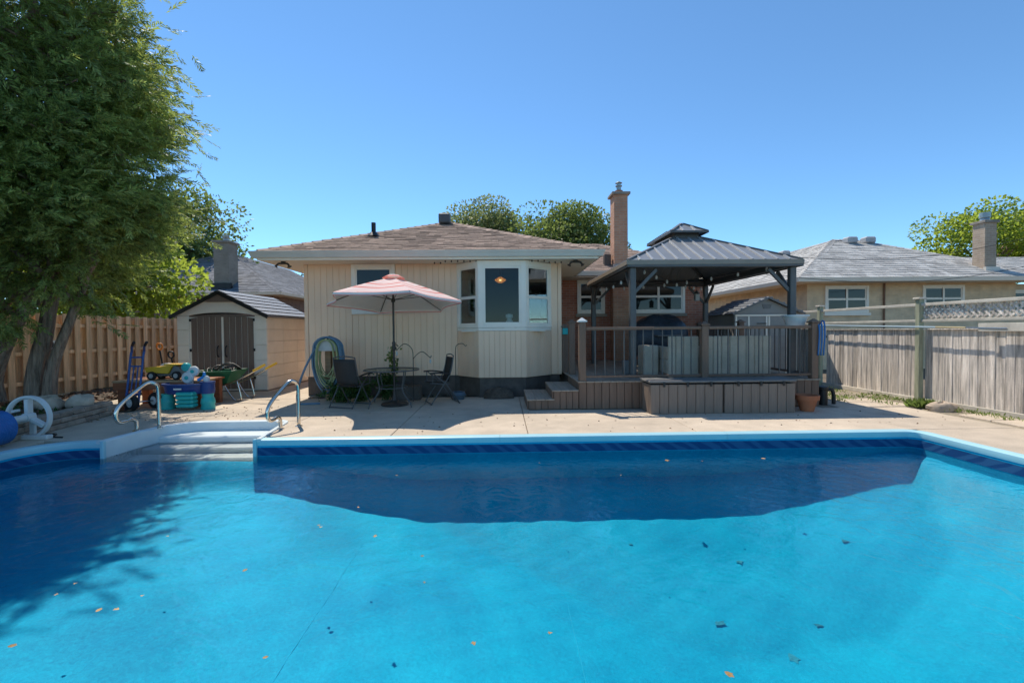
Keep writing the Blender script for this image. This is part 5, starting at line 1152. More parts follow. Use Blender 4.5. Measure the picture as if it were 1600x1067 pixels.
MB().box(hx0 - 0.02, hx1 + 0.02, 8.55, 8.80, 0.03, 0.045).build('toe_plate', steel, ht)
def wheel(mb_t, mb_r, c, r, w, axis):
    mb_t.lathe([(r * 0.55, -w / 2), (r * 0.9, -w / 2), (r, -w * 0.25), (r, w * 0.25), (r * 0.9, w / 2), (r * 0.55, w / 2)], c, 22, axis)
    mb_r.lathe([(0, -w * 0.35), (r * 0.2, -w * 0.5), (r * 0.2, -w * 0.35), (r * 0.56, -w * 0.4), (r * 0.56, w * 0.4), (0, w * 0.35)], c, 18, axis)
for x, y in ((-7.02, 8.72), (-6.80, 9.02)):       # wheels face the camera
    t_, r_ = MB(), MB(); wheel(t_, r_, (0, 0, 0), 0.155, 0.09, 'y'); M4 = Matrix.Translation((x, y, 0.157)) @ Matrix.Rotation(math.radians(-18), 4, 'Z')
    w_ = t_.build('wheel', rubber, ht, smooth=True, matrix=M4); r_.build('wheel_rim', white_p, w_, smooth=True, matrix=M4)
MB().tube([(-7.02, 8.72, 0.157), (-6.80, 9.02, 0.157)], 0.014, 7).build('axle', steel, ht)

bn = root('timber_bench', 'red brown timber play bench behind the blue hand truck', 'bench', (-6.9, 9.3, 0))
for x in (-7.55, -6.75, -6.1): bx('leg', x, x + 0.16, 9.05, 9.15, 0, 0.50, redwood, bn, 0.006); bx('leg', x, x + 0.16, 9.65, 9.75, 0, 0.50, redwood, bn, 0.006)
bx('apron', -7.6, -5.95, 9.0, 9.045, 0.36, 0.50, redwood, bn, 0.006)
for k in range(5): bx('top_board', -7.62, -5.9, 9.0 + k * 0.155, 9.15 + k * 0.155, 0.502, 0.54, tan_wood if k < 3 else redwood, bn, 0.006)
tk = root('toy_dump_truck', 'yellow and grey toy dump truck on the timber bench', 'toy truck', (-6.7, 9.25, 0.54))
ty, tz = 9.25, 0.54
mb = MB(); mb.v = []
hop = [(-7.05, tz + 0.15), (-6.62, tz + 0.12), (-6.57, tz + 0.22), (-6.52, tz + 0.29), (-6.62, tz + 0.28), (-7.08, tz + 0.25)]
MB().prism([(x, ty - 0.13, z) for x, z in hop], (0, 0.26, 0)).build('tipper', yellow_p, tk, bev=0.012)
MB().prism([(x, ty - 0.12, z) for x, z in ((-6.7, tz + 0.285), (-6.42, tz + 0.285), (-6.38, tz + 0.31), (-6.7, tz + 0.315))], (0, 0.24, 0)).build('canopy', yellow_p, tk)
MB().prism([(x, ty - 0.11, z) for x, z in ((-6.62, tz + 0.1), (-6.28, tz + 0.08), (-6.27, tz + 0.17), (-6.4, tz + 0.19), (-6.44, tz + 0.26), (-6.52, tz + 0.28), (-6.58, tz + 0.16))], (0, 0.22, 0)).build('cab', grey_p, tk, bev=0.01)
bx('chassis', -7.05, -6.3, ty - 0.07, ty + 0.07, tz + 0.08, tz + 0.115, grey_p, tk)
for x in (-6.93, -6.45):
    for y in (ty - 0.13, ty + 0.13):
        t_, r_ = MB(), MB(); wheel(t_, r_, (x, y, tz + 0.085), 0.085, 0.07, 'y'); w_ = t_.build('wheel', rubber, tk, smooth=True); r_.build('wheel_rim', mat('pale grey rim', (0.45, 0.42, 0.38), 0.6), w_, smooth=True)
tc = root('toy_car', 'white toy car parked behind the yellow dump truck', 'toy car', (-6.95, 9.58, 0.54))
MB().prism([(x, 9.5, z) for x, z in ((-7.15, 0.59), (-6.7, 0.59), (-6.68, 0.69), (-6.78, 0.72), (-6.84, 0.83), (-7.02, 0.84), (-7.1, 0.74), (-7.17, 0.70))], (0, 0.2, 0)).build('car_body', white_p, tc, bev=0.015)
for x in (-7.05, -6.8):
    t_, r_ = MB(), MB(); wheel(t_, r_, (x, 9.5, 0.6), 0.06, 0.05, 'y'); w_ = t_.build('wheel', rubber, tc, smooth=True); r_.build('wheel_rim', white_p, w_, smooth=True)

wt_ = root('water_table', 'navy and turquoise plastic toddler water table beside the handrail', 'water table', (-5.95, 8.95, 0))
MB().lathe([(0.0, 0.30), (0.33, 0.30), (0.36, 0.33), (0.38, 0.47), (0.41, 0.47), (0.41, 0.50), (0.36, 0.50), (0.33, 0.36), (0, 0.35)], (0, 0, 0), 24).build('tray', navy_p, wt_, smooth=True, matrix=Matrix.Translation((-6.1, 8.95, 0)) @ Matrix.Diagonal((1.15, 0.8, 1, 1)))
bx('badge', -6.16, -6.02, 8.612, 8.63, 0.40, 0.43, white_p, wt_, 0.002)
def leg_bottle(x, y, mt_): MB().lathe([(0.0, 0), (0.115, 0), (0.125, 0.03), (0.11, 0.09), (0.125, 0.12), (0.115, 0.2), (0.095, 0.23), (0.105, 0.30), (0, 0.30)], (x, y, 0), 18).build('leg', mt_, wt_, smooth=True)
leg_bottle(-6.47, 8.9, teal_p); leg_bottle(-5.68, 8.86, teal_p); leg_bottle(-6.1, 9.2, teal_p)
MB().lathe([(0.0, 0.302), (0.115, 0.302), (0.125, 0.36), (0.12, 0.50), (0.13, 0.51), (0.13, 0.53), (0, 0.53)], (-5.68, 8.86, 0), 18).build('corner_cup', navy_p, wt_, smooth=True)
bk_ = MB()
for z in range(4): bk_.box(-6.14 , -5.82, 8.62, 8.80, 0.06 + z * 0.075, 0.06 + z * 0.075 + 0.068)
bk_.build('ribbed_leg', teal_p, wt_, bev=0.02)
sb_ = root('toy_bottle', 'small blue and white toy sprayer standing on the water table', 'toy', (-5.72, 8.86, 0.53))
MB().lathe([(0, 0), (0.05, 0), (0.06, 0.05), (0.04, 0.09), (0.02, 0.11), (0, 0.11)], (-5.7, 8.86, 0.532), 12).build('bottle_body', white_p, sb_, smooth=True); MB().lathe([(0.022, 0.1), (0.03, 0.12), (0.02, 0.18), (0, 0.19)], (-5.74, 8.86, 0.532), 10).build('bottle_head', mat('sky blue plastic', (0.03, 0.25, 0.6), 0.4), sb_, smooth=True)
MB().bar((-5.86, 8.86, 0.56), (-5.74, 8.86, 0.62), 0.05, 0.05).build('bottle_handle', MATS['sky blue plastic'], sb_)
wh = root('toy_waterwheel', 'clear and turquoise toy waterwheel on the water table', 'toy', (-6.1, 9.0, 0.5))
for c_, r_, m_ in (((-6.16, 8.98, 0.80), 0.085, teal_p), ((-6.02, 8.98, 0.72), 0.10, white_p), ((-6.10, 8.93, 0.60), 0.11, white_p)):
    o = MB().lathe([(0, -0.04), (r_ * 0.8, -0.04), (r_, -0.02), (r_, 0.02), (r_ * 0.8, 0.04), (0, 0.04)], c_, 18, 'y').build('disc', m_, wh, smooth=True)
    MB().lathe([(0, -0.055), (r_ * 0.35, -0.05), (r_ * 0.35, -0.042)], c_, 12, 'y').build('disc_hub', teal_p, o, smooth=True)
bx('wheel_stand', -6.14, -6.04, 8.95, 9.02, 0.48, 0.74, white_p, wh)

wb2 = root('wheelbarrow', 'green tray wheelbarrow with yellow grips before the shed doors', 'wheelbarrow', (-6.0, 10.1, 0))
def tray(mb, x0, x1, y0, y1, z0, z1, flare):
    lo = [(x0 + flare, y0 + flare, z0), (x1 - flare * 1.6, y0 + flare, z0), (x1 - flare * 1.6, y1 - flare, z0), (x0 + flare, y1 - flare, z0)]; hi = [(x0, y0, z1), (x1, y0, z1 + 0.03), (x1, y1, z1 + 0.03), (x0, y1, z1)]
    mb.add(lo + hi, [(3, 2, 1, 0)] + [(k, (k + 1) % 4, 4 + (k + 1) % 4, 4 + k) for k in range(4)]); return mb
tray(MB(), -6.75, -5.75, 9.75, 10.4, 0.34, 0.62, 0.13).build('tray', green_p, wb2, recalc=False)
MB().tube([(-6.75, 9.75, 0.62), (-5.75, 9.75, 0.65), (-5.75, 10.4, 0.65), (-6.75, 10.4, 0.62)], 0.014, 6, closed=True).build('tray_rim', green_p, wb2, smooth='all')
for y in (9.82, 10.33):
    MB().tube(smooth_path([(-6.8, (9.82 + 10.33) / 2 + (y - 10.075) * 0.25, 0.18), (-6.3, y, 0.33), (-5.9, y, 0.36), (-5.45, y, 0.56), (-5.1, y, 0.76)], 5), 0.017, 8).build('handle_tube', steel, wb2, smooth='all')
    MB().tube([(-5.33, y, 0.64), (-5.08, y, 0.775)], 0.026, 9).build('grip', yellow_p, wb2, smooth=True)
    MB().tube(smooth_path([(-5.95, y, 0.36), (-5.83, y, 0.15), (-5.72, y, 0.02), (-5.6, y, 0.02), (-5.62, y, 0.2), (-5.68, y, 0.45)], 5), 0.015, 7).build('leg', steel, wb2, smooth='all')
t_, r_ = MB(), MB(); wheel(t_, r_, (-6.82, 10.075, 0.19), 0.19, 0.09, 'y'); w_ = t_.build('wheel', rubber, wb2, smooth=True); r_.build('wheel_rim', yellow_p, w_, smooth=True)
hz = root('hose_pile', 'tangle of thin black hose lying in the wheelbarrow tray', 'hose', (-6.2, 10.05, 0.5)); mb = MB()
for k in range(5):
    c0 = (-6.25 + 0.05 * k, 10.05 + 0.03 * k); r_ = 0.28 - 0.02 * k; mb.tube([(c0[0] + r_ * 1.3 * math.cos(t), c0[1] + r_ * 0.8 * math.sin(t), 0.52 + 0.05 * k + 0.07 * math.sin(2 * t + k)) for t in [i / 24 * 6.283 for i in range(24)]], 0.014, 6, closed=True)
mb.build('hose_coil', black_p, hz, smooth='all')
for k, (x, y, h, m1, lab) in enumerate(((-8.35, 11.35, 1.05, mat('orange grip', (0.75, 0.22, 0.02), 0.5), 'shovel with orange D-shaped grip leaning beside the shed'), (-8.0, 11.25, 0.85, black_p, 'black garden tool leaning on the shed front corner'))):
    s = root('shovel', lab, 'garden tool', (x, y, 0)); tx = x - 0.14
    MB().tube([(x + 0.1, y, 0.0), (tx, y + 0.1, h)], 0.018, 8).build('shaft', black_p, s, smooth=True)
    MB().tube(smooth_path([(tx, y + 0.1, h), (tx - 0.07, y + 0.1, h + 0.06), (tx - 0.06, y + 0.1, h + 0.15), (tx + 0.04, y + 0.1, h + 0.15), (tx + 0.06, y + 0.1, h + 0.06), (tx, y + 0.1, h)], 4), 0.02, 7).build('grip', m1, s, smooth='all')
    mb = MB().prism([(x + 0.0, y - 0.02, 0.34), (x + 0.2, y - 0.02, 0.34), (x + 0.21, y - 0.04, 0.05), (x + 0.1, y - 0.05, -0.0), (x - 0.01, y - 0.04, 0.05)], (0, 0.006, 0)); mb.build('blade', metal_dark, s)
sg = root('warning_sign', 'small white sign with red edge fixed on the fence behind the cedar', 'sign', (-10.3, 9.8, 1.2))
bx('sign_board', -10.38, -10.372, 10.64, 10.84, 1.12, 1.32, white_p, sg, 0.003); bx('sign_border', -10.3715, -10.3705, 10.80, 10.84, 1.12, 1.32, mat('sign red', (0.5, 0.03, 0.03), 0.5), sg, 0)
bx('sign_mark', -10.3715, -10.3705, 10.68, 10.74, 1.16, 1.28, black_p, sg, 0)
cw = root('soaker_hose', 'thin dark hose lying on the patio by the retaining wall', 'hose', (-6.3, 6.6, 0)); MB().tube(smooth_path([(-6.7, 6.75, 0.01), (-6.5, 6.72, 0.01), (-6.38, 6.55, 0.01), (-6.2, 6.5, 0.01)], 6), 0.012, 6).build('hose_body', black_p, cw, smooth='all')

# ------------------------------------------------------------------ hose post by the house corner
hp_ = root('hose_post', 'wooden post with pale half-round hose hanger by the house corner', 'hose hanger', (-3.75, 9.75, 0))
bx('post', -3.80, -3.68, 9.80, 9.9, 0, 1.2, tan_wood, hp_, 0.008); bx('post', -3.66, -3.55, 9.83, 9.9, 0, 1.1, tan_wood, hp_, 0.008)
pts = arc(-3.68, 1.06, 0.24, 0, 180, 16); MB().prism([(x, 9.58, z) for x, z in pts], (0, 0.2, 0)).build('hanger', grey_p if False else mat('pale grey plastic', (0.50, 0.50, 0.47), 0.5), hp_, bev=0.01)
MB().tube(smooth_path([(-3.7, 9.7, 1.3), (-3.66, 9.68, 1.36), (-3.58, 9.68, 1.34), (-3.5, 9.7, 1.28)], 4), 0.02, 6).build('tap', black_p, hp_, smooth='all')
def coils(name, label, n, mt_, cx, rx, ztop, zbot, rad_, y, seed, extra=None):
    o = root(name, label, 'hose', (cx, y, 0)); rg = random.Random(seed)
    for k in range(n):
        z0 = zbot + rg.uniform(-0.10, 0.16); a_ = rx * rg.uniform(0.86, 1.12); pts = []; x_ = cx + rg.uniform(-0.03, 0.03)
        for i in range(28):
            t = i / 28 * 6.283; s = math.sin(t); c_ = math.cos(t); zz = (ztop - 0.22) + 0.24 * s if s > 0 else (ztop - 0.22) + (ztop - 0.22 - z0) * s
            bulge = 1 + (0.18 * math.sin(min(1, max(0, -s)) * math.pi) if s < 0 else 0); pts.append((x_ + a_ * c_ * bulge, y + 0.028 * (k - n / 2) * 0.8 + 0.01 * rg.random(), zz))
        MB().tube(pts, rad_, 7, closed=True).build('coil', mt_, o, smooth='all')
    if extra: MB().tube(smooth_path(extra, 7), rad_, 8).build('hose_end', mt_, o, smooth='all')
coils('garden_hose', 'thick blue grey pool hose coiled on the hanger at the house corner', 9, hose_bl, -3.68, 0.265, 1.33, 0.22, 0.021, 9.68, 3, [(-3.90, 9.6, 1.15), (-4.1, 9.5, 0.7), (-4.2, 9.4, 0.3), (-4.17, 9.3, 0.03), (-4.0, 9.2, 0.02), (-3.7, 9.25, 0.02)])
coils('garden_hose', 'thin yellow green garden hose looped inside the blue coil', 11, hose_yl, -3.68, 0.19, 1.28, 0.38, 0.011, 9.62, 4)

# ------------------------------------------------------------------ plants by the wall
def bush(label, c, r, n, ls, h, seed, mt_):
    rg = np.random.default_rng(seed); b = root('leafy_plant', label, 'plant', c, 'herbs by the house wall'); st = MB()
    K = []
    for k in range(16):
        a = rg.uniform(0, 6.28); q = rg.uniform(0.2, 1) * r; tip = (c[0] + q * math.cos(a), c[1] + 0.55 * q * math.sin(a), h * rg.uniform(0.55, 1.05)); K.append(tip); st.tube([(c[0] + 0.3 * (tip[0] - c[0]), c[1] + 0.3 * (tip[1] - c[1]), 0), tip], 0.004, 4)
    st.build('stem', herb_leaf, b); K = np.array(K); t = rg.uniform(0.25, 1.05, (n, 1)); base = np.array([[c[0], c[1], 0.0]]); P = base + (K[rg.integers(0, 16, n)] - base) * t + rg.normal(size=(n, 3)) * 0.05; P[:, 2] = np.maximum(P[:, 2], 0.01)
    quads_mesh('leaves', leaf_quads(P, rg.normal(size=(n, 3)) + (0, 0, 0.2), ls, ls * 0.3, rg), mt_, b)
bush('low green herb clump under the coiled hoses', (-3.35, 9.45, 0), 0.42, 900, 0.07, 0.36, 1, herb_leaf)
bush('green herb clump behind the folding chair nearer the hoses', (-2.95, 9.6, 0), 0.40, 900, 0.07, 0.42, 2, herb_leaf)
bush('taller herb clump between the chair and the glass table', (-2.5, 9.75, 0), 0.36, 800, 0.07, 0.62, 3, herb_leaf)
vp = root('leafy_plant', 'single tall leafy stem rising beside the umbrella pole', 'plant', (-2.3, 9.85, 0), 'herbs by the house wall')
MB().tube([(-2.36, 9.85, 0), (-2.36, 9.84, 0.6), (-2.4, 9.83, 1.05)], 0.008, 5).build('stem', herb_leaf, vp)
P = np.array([(-2.38, 9.83, 0.45)]) + RNG.normal(size=(130, 3)) * (0.06, 0.05, 0.0) + np.array([0, 0, 1]) * RNG.uniform(0, 0.65, (130, 1)); quads_mesh('leaves', leaf_quads(P, RNG.normal(size=(130, 3)), 0.085, 0.03, RNG), weed_leaf, vp)
tb = root('planter_trough', 'dark trough planter on the ground behind the glass table', 'planter', (-1.95, 9.75, 0))
bx('trough', -2.28, -1.75, 9.65, 9.9, 0.0, 0.3, foundation_m, tb, 0.02); bx('trough_soil', -2.25, -1.78, 9.68, 9.87, 0.29, 0.305, soil, tb, 0)
dm = root('soil_mound', 'small mound of brown soil against the bay window foundation', 'soil heap', (-0.1, 9.8, 0)); blob(MB(), (-0.1, 9.82, -0.01), (0.33, 0.16, 0.24), 18, 9, 0.12, 9, -0.005).build('mound', soil, dm, smooth=True)
bt = root('glass_bowl', 'small blue grey bowl on the ground before the bay foundation', 'bowl', (-0.95, 9.75, 0)); MB().lathe([(0, 0), (0.11, 0.0), (0.16, 0.10), (0.13, 0.16), (0.12, 0.15), (0.14, 0.1), (0.1, 0.02), (0, 0.02)], (-0.95, 9.75, 0), 18).build('bowl_body', mat('blue grey glaze', (0.10, 0.13, 0.16), 0.3), bt, smooth=True)

# ------------------------------------------------------------------ shepherd hooks
iron = mat('wrought iron', (0.035, 0.03, 0.027), 0.5, 0.2)
sk = root('shepherd_hook', 'two-armed dark iron shepherd hook beside the umbrella pole', 'garden hook', (-1.85, 9.6, 0))
MB().tube([(-1.88, 9.6, 0), (-1.88, 9.6, 0.86)], 0.009, 6).build('stem', iron, sk)
for s, zt, w in ((-1, 1.2, 0.34), (1, 1.03, 0.36)):
    MB().tube(smooth_path([(-1.88, 9.6, 0.80), (-1.88 + s * 0.02, 9.6, zt - 0.12), (-1.88 + s * w * 0.5, 9.6, zt), (-1.88 + s * w * 0.88, 9.6, zt - 0.09), (-1.88 + s * w, 9.6, zt - 0.13), (-1.88 + s * (w + 0.02), 9.6, zt - 0.08)], 5), 0.008, 6).build('arm', iron, sk, smooth='all')
    x = -1.88 + s * w; MB().lathe([(0, 0), (0.018, -0.03), (0.018, -0.08), (0, -0.1)], (x, 9.6, zt - 0.15), 6).build('crystal_drop', white_p, sk)
sk2 = root('shepherd_hook', 'single dark iron shepherd hook behind the folding chair nearer the steps', 'garden hook', (-0.98, 9.7, 0))
MB().tube(smooth_path([(-1.0, 9.7, 0), (-1.0, 9.7, 0.6), (-1.0, 9.7, 1.07), (-0.95, 9.7, 1.17), (-0.85, 9.7, 1.19), (-0.79, 9.7, 1.14), (-0.76, 9.7, 1.16)], 5), 0.008, 6).build('hook_rod', iron, sk2, smooth='all')

# ------------------------------------------------------------------ umbrella, table, chairs
UX, UY = -2.15, 9.05
ub = root('patio_umbrella', 'patio umbrella with red and cream striped canopy over the glass table', 'umbrella', (UX, UY, 0))
bronze = mat('bronze pole', (0.055, 0.042, 0.034), 0.45, 0.15)
MB().lathe([(0, 0), (0.26, 0), (0.27, 0.02), (0.24, 0.05), (0.12, 0.06), (0.06, 0.1), (0.035, 0.2), (0.035, 0.3), (0, 0.3)], (UX, UY, 0.002), 28).build('base', bronze, ub, smooth=True)
MB().tube([(UX, UY, 0.15), (UX, UY, 1.75), (UX, UY, 2.40)], 0.021, 12).build('pole', bronze, ub, smooth=True)
MB().lathe([(0.02, -0.1), (0.035, -0.08), (0.04, -0.02), (0.032, 0.02), (0.04, 0.06), (0.02, 0.1)], (UX, UY, 1.17), 12).build('crank_housing', bronze, ub, smooth=True)
MB().tube([(UX, UY - 0.03, 1.2), (UX + 0.07, UY - 0.06, 1.2), (UX + 0.1, UY - 0.06, 1.16)], 0.01, 6).build('crank_handle', bronze, ub)
TILT = Matrix.Translation((UX, UY, 1.95)) @ Matrix.Rotation(math.radians(-5.5), 4, 'X') @ Matrix.Translation((-UX, -UY, -1.95))
TOP, TIPZ, UR, A0 = 2.53, 2.04, 1.36, math.radians(-5)
NR, NA_ = 14, 10; vs, fs, ring = [], [], []
for r in range(NR + 1):
    t = 0.09 + 0.91 * r / NR
    for k in range(6):
        for j in range(NA_):
            a = A0 + (k + j / NA_) * math.pi / 3; u_ = j / NA_; chord = math.cos(math.pi / 6) / math.cos((u_ - 0.5) * math.pi / 3); sc = 1 - 0.10 * math.sin(math.pi * u_) * t ** 3
            rad_ = UR * t * chord * sc; z = TOP - (TOP - TIPZ) * (t ** 1.12) - 0.05 * t * math.sin(math.pi * u_) * (1 - t) * 2
            vs.append(TILT @ Vector((UX + rad_ * math.cos(a), UY + rad_ * math.sin(a), z))); ring.append((t + 0.02 * math.sin(5 * a)) % 1.0)
n6 = 6 * NA_
fs = [(r * n6 + k, r * n6 + (k + 1) % n6, (r + 1) * n6 + (k + 1) % n6, (r + 1) * n6 + k) for r in range(NR) for k in range(n6)]
mb = MB(); mb.v = [tuple(v) for v in vs]; mb.f = fs; cn = mb.build('canopy', MATS['umbrella'], ub, recalc=False, smooth=True)
ln_ = MB(); ln_.v = [(v[0], v[1], v[2] - 0.006) for v in mb.v]; ln_.f = [f[::-1] for f in fs]; ln_.build('canopy_lining', mat('plain umbrella lining', (0.84, 0.74, 0.68), 0.8, 0.03), ub, recalc=False, smooth=True)
at = cn.data.attributes.new('ring', 'FLOAT', 'POINT'); at.data.foreach_set('value', ring)
# valance hem hanging at the rim, and the vent cap
rimv = [Vector(v) for v in vs[-n6:]]; hem = MB(); hem.v = [tuple(p) for p in rimv] + [tuple(p + Vector((0, 0, -0.055))) for p in rimv]; hem.f = [(k, (k + 1) % n6, n6 + (k + 1) % n6, n6 + k) for k in range(n6)]
hm = hem.build('hem', MATS['umbrella'], ub, recalc=False); hm.data.attributes.new('ring', 'FLOAT', 'POINT').data.foreach_set('value', [0.995] * n6 + [0.96] * n6)
cap = MB(); cv = []
for r, (t, z) in enumerate(((0.0, TOP + 0.07), (0.08, TOP + 0.045), (0.16, TOP - 0.015))):
    for k in range(24): a = 2 * math.pi * k / 24; cv.append(TILT @ Vector((UX + UR * t * math.cos(a), UY + UR * t * math.sin(a), z - (0.015 if (k % 4 == 2 and r == 2) else 0))))
cap.v = [tuple(p) for p in cv]; cap.f = [(r * 24 + k, r * 24 + (k + 1) % 24, (r + 1) * 24 + (k + 1) % 24, (r + 1) * 24 + k) for r in range(2) for k in range(24)]
cpo = cap.build('vent_cap', MATS['umbrella'], ub, recalc=False, smooth='all'); cpo.data.attributes.new('ring', 'FLOAT', 'POINT').data.foreach_set('value', [0.02] * 24 + [0.12] * 24 + [0.05] * 24)
for k in range(6):
    a = A0 + k * math.pi / 3; tip = TILT @ Vector((UX + UR * math.cos(a), UY + UR * math.sin(a), TIPZ - 0.012)); hub = TILT @ Vector((UX, UY, TOP - 0.03)); midp = hub.lerp(tip, 0.52) - Vector((0, 0, 0.015))
    MB().tube([hub, hub.lerp(tip, 0.5) - Vector((0, 0, -0.01)), tip], 0.008, 5).build('rib', bronze, ub); MB().tube([(UX, UY, 2.08), midp], 0.007, 5).build('strut', bronze, ub)
MB().lathe([(0.02, -0.05), (0.04, -0.04), (0.04, 0.02), (0.02, 0.04)], (UX, UY, 2.08), 10).build('runner', bronze, ub, smooth=True)

tbl = root('patio_table', 'round glass-topped metal patio table under the umbrella', 'table', (-2.2, 9.05, 0))
cx, cy, tr = -2.2, 9.05, 0.53
MB().lathe([(0.03, 0), (tr, 0), (tr, 0.006), (0.03, 0.006)], (cx, cy, 0.700), 36).build('glass_top', table_glass, tbl, smooth=True)
MB().tube([(cx + tr * math.cos(t), cy + tr * math.sin(t), 0.702) for t in [i / 40 * 6.2832 for i in range(40)]], 0.013, 7, closed=True).build('rim', metal_dark, tbl, smooth='all')
MB().tube([(cx + 0.3 * math.cos(t), cy + 0.3 * math.sin(t), 0.36) for t in [i / 30 * 6.2832 for i in range(30)]], 0.01, 6, closed=True).build('brace_ring', metal_dark, tbl, smooth='all')
for k in range(4):
    a = math.radians(45 + 90 * k + 8); ca, sa = math.cos(a), math.sin(a)
    MB().tube(smooth_path([(cx + 0.36 * ca, cy + 0.36 * sa, 0.69), (cx + 0.33 * ca, cy + 0.33 * sa, 0.5), (cx + 0.3 * ca, cy + 0.3 * sa, 0.36), (cx + 0.38 * ca, cy + 0.38 * sa, 0.22), (cx + 0.52 * ca, cy + 0.52 * sa, 0.10), (cx + 0.56 * ca, cy + 0.56 * sa, 0.0)], 5), 0.012, 7).build('leg', metal_dark, tbl, smooth='all')

def chair(name, label):
    c = root(name, label, 'chair', (0, 0, 0), 'folding sling chairs')      # faces -Y locally
    w = 0.26
    for s in (-1, 1):
        MB().tube(smooth_path([(s * w, -0.26, 0.0), (s * w, -0.05, 0.32), (s * w, 0.13, 0.6), (s * w * 0.97, 0.20, 0.92), (s * w * 0.85, 0.205, 0.965), (0, 0.215, 0.99)], 5), 0.012, 7).build('back_leg_frame', metal_dark, c, smooth='all')
        MB().tube([(s * (w + 0.005), 0.33, 0.0), (s * (w + 0.005), 0.05, 0.40), (s * (w + 0.005), -0.2, 0.62)], 0.011, 7).build('cross_leg', metal_dark, c, smooth='all')
        MB().tube([(s * (w - 0.02), -0.27, 0.43), (s * (w - 0.02), 0.12, 0.40)], 0.011, 7).build('seat_rail', metal_dark, c)
        MB().tube(smooth_path([(s * (w + 0.025), 0.13, 0.60), (s * (w + 0.025), -0.1, 0.635), (s * (w + 0.025), -0.28, 0.63)], 4), 0.015, 7).build('armrest', black_p, c, smooth='all')
        MB().tube([(s * (w + 0.012), -0.22, 0.62), (s * (w - 0.005), -0.22, 0.43)], 0.009, 6).build('arm_strut', metal_dark, c)
    MB().tube([(-w, -0.25, 0.02), (w, -0.25, 0.02)], 0.011, 6).build('floor_bar', metal_dark, c); MB().tube([(-w, 0.32, 0.02), (w, 0.32, 0.02)], 0.011, 6).build('floor_bar', metal_dark, c)
    bk = MB(); st = MB()
    for i in range(7):
        t = i / 6; y = 0.10 + 0.10 * t - 0.0; z = 0.44 + 0.49 * t; bk.v += [(-w + 0.015, y + 0.012, z), (0, y + 0.03, z), (w - 0.015, y + 0.012, z)]
        y = -0.27 + 0.38 * t; z = 0.432 - 0.03 * t; st.v += [(-w + 0.03, y, z), (0, y, z - 0.03 * math.sin(math.pi * t) - 0.01), (w - 0.03, y, z)]
    for m_ in (bk, st): m_.f = [(i * 3 + k, i * 3 + k + 1, i * 3 + k + 4, i * 3 + k + 3) for i in range(6) for k in range(2)]
    for m_, nm in ((bk, 'backrest'), (st, 'seat')):
        o = m_.build(nm, mesh_seat, c, smooth='all'); md = o.modifiers.new('thick', 'SOLIDIFY'); md.thickness = 0.006
    return c
c1 = chair('folding_chair', 'black folding sling chair at the table, back to the hoses')
c2 = copy_tree(c1); c2['label'] = 'black folding sling chair at the table, nearer the deck steps'
c1.location = (-2.98, 9.0, 0); c1.rotation_euler = (0, 0, math.radians(160))
c2.location = (-1.27, 9.28, 0); c2.rotation_euler = (0, 0, math.radians(-68))

# ------------------------------------------------------------------ leaves in the pool
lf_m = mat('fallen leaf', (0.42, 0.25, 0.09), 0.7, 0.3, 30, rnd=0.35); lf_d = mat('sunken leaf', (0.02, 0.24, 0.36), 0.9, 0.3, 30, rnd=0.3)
def leaf_obj(name, label, cat, group, p, s, mt_, rot):
    pts = [(0, -0.5), (0.18, -0.2), (0.42, -0.15), (0.26, 0.08), (0.2, 0.3), (0.0, 0.55), (-0.22, 0.28), (-0.28, 0.05), (-0.4, -0.2), (-0.16, -0.22)]
    mb = MB().poly([(x * s, y * s, 0.002 * math.sin(9 * x) + 0.04 * s * abs(x)) for x, y in pts]); o = mb.build(name, mt_, None, recalc=False, matrix=Matrix.Translation(p) @ Matrix.Rotation(rot, 4, 'Z')); tag(o, label, cat, group)
FWD = fw
def on_plane(px, py, z):
    d = fw + rr * ((px - 800) / 711) - uu * ((py - 533.5) / 711); t = (z - CAM_H) / d.z; return Vector((0, 0, CAM_H)) + d * t
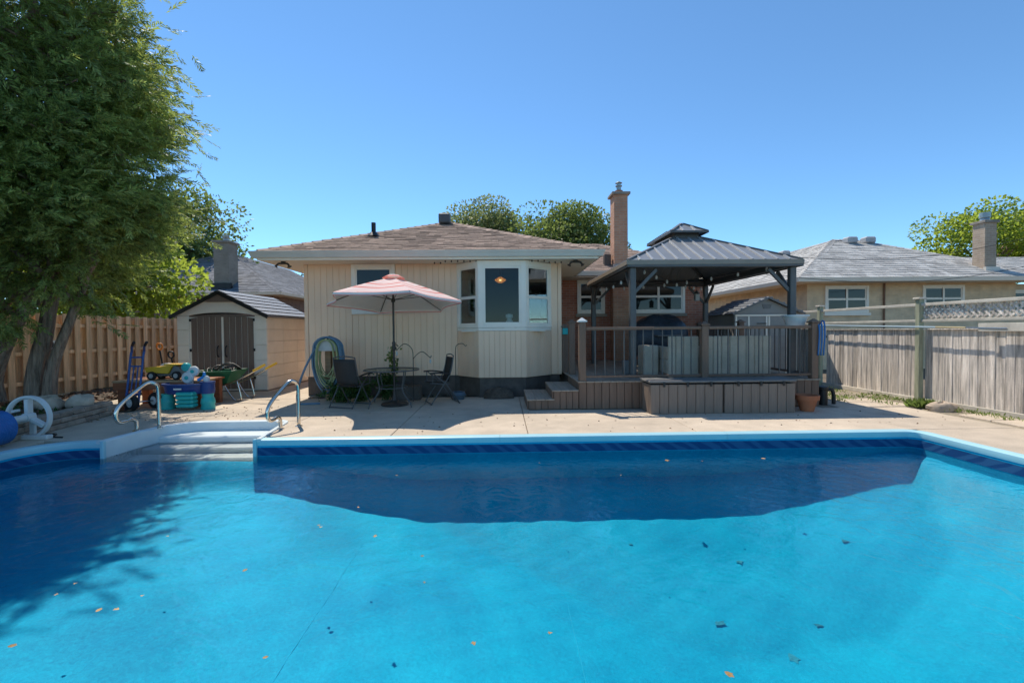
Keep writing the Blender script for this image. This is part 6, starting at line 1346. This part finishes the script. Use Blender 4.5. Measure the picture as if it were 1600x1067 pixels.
for k, (px, py, s) in enumerate(((1042, 719, 0.10), (1193, 716, 0.07), (1097, 720, 0.04), (498, 820, 0.045), (501, 823, 0.05), (586, 837, 0.06), (660, 868, 0.035), (383, 890, 0.05), (262, 837, 0.035), (117, 911, 0.035), (88, 928, 0.035), (20, 1008, 0.055), (155, 952, 0.05), (182, 951, 0.05), (222, 930, 0.035), (1140, 1053, 0.06), (415, 1026, 0.035), (663, 909, 0.03), (843, 723, 0.03), (970, 742, 0.03), (560, 792, 0.04), (620, 742, 0.04), (740, 1004, 0.045), (859, 988, 0.04))):
    p = on_plane(px, py, WATER + 0.004); leaf_obj('fallen_leaf', {0: 'largest tan leaf floating by the far pool wall, below the storage boxes', 1: 'tan leaf floating by the far pool wall, below the wicker sofa', 11: 'leaf floating in the tree shade, lowest of those there', 15: 'orange leaf floating nearest the camera'}.get(k, 'small dry fallen leaf floating on the pool water'), 'leaf', 'leaves floating on the pool', p, s * 0.8, lf_m, k * 1.3)
for k, (px, py, s) in enumerate(((1155, 878, 0.13), (1125, 972, 0.16), (1278, 976, 0.11), (1240, 1028, 0.16), (1320, 850, 0.13), (985, 850, 0.07))):
    p = None
    z = -1.0
    for _ in range(8):
        p = on_plane(px, py, z); z = depth(p.x, max(0.3, p.y)) + 0.003
    leaf_obj('sunken_leaf', 'dark sunken leaf lying on the pool floor', 'leaf', 'leaves sunk on the pool floor', (p.x, p.y, z), s * 0.8, lf_d, k * 2.1)
for x, y in ((-4.62, 7.02), (-4.28, 7.05)):
    p = (x, y, -0.243); leaf_obj('fallen_leaf', 'dark wet leaf on the white pool steps, ' + ('nearer the rounded corner' if x < -4.5 else 'farther from the rounded corner'), 'leaf', 'leaves on the pool steps', p, 0.07, lf_d, x)

# dry bits blown over the patio
n = 260; X_ = np.concatenate([RNG.uniform(-7.0, -4.2, n // 2), RNG.uniform(-3.2, 7.2, n // 2)]); Y_ = np.concatenate([RNG.uniform(7.6, 9.0, n // 2), RNG.uniform(6.45, 8.2, n // 2)])
Cc = np.stack([X_, Y_, np.full(len(X_), 0.006)], 1); tag(quads_mesh('patio_litter', leaf_quads(Cc, RNG.normal(size=(len(Cc), 3)) * (1, 1, 0.12), 0.035, 0.011, RNG), litter_m), 'tiny dry leaf bits blown over the concrete patio', 'leaf litter', None, 'stuff')
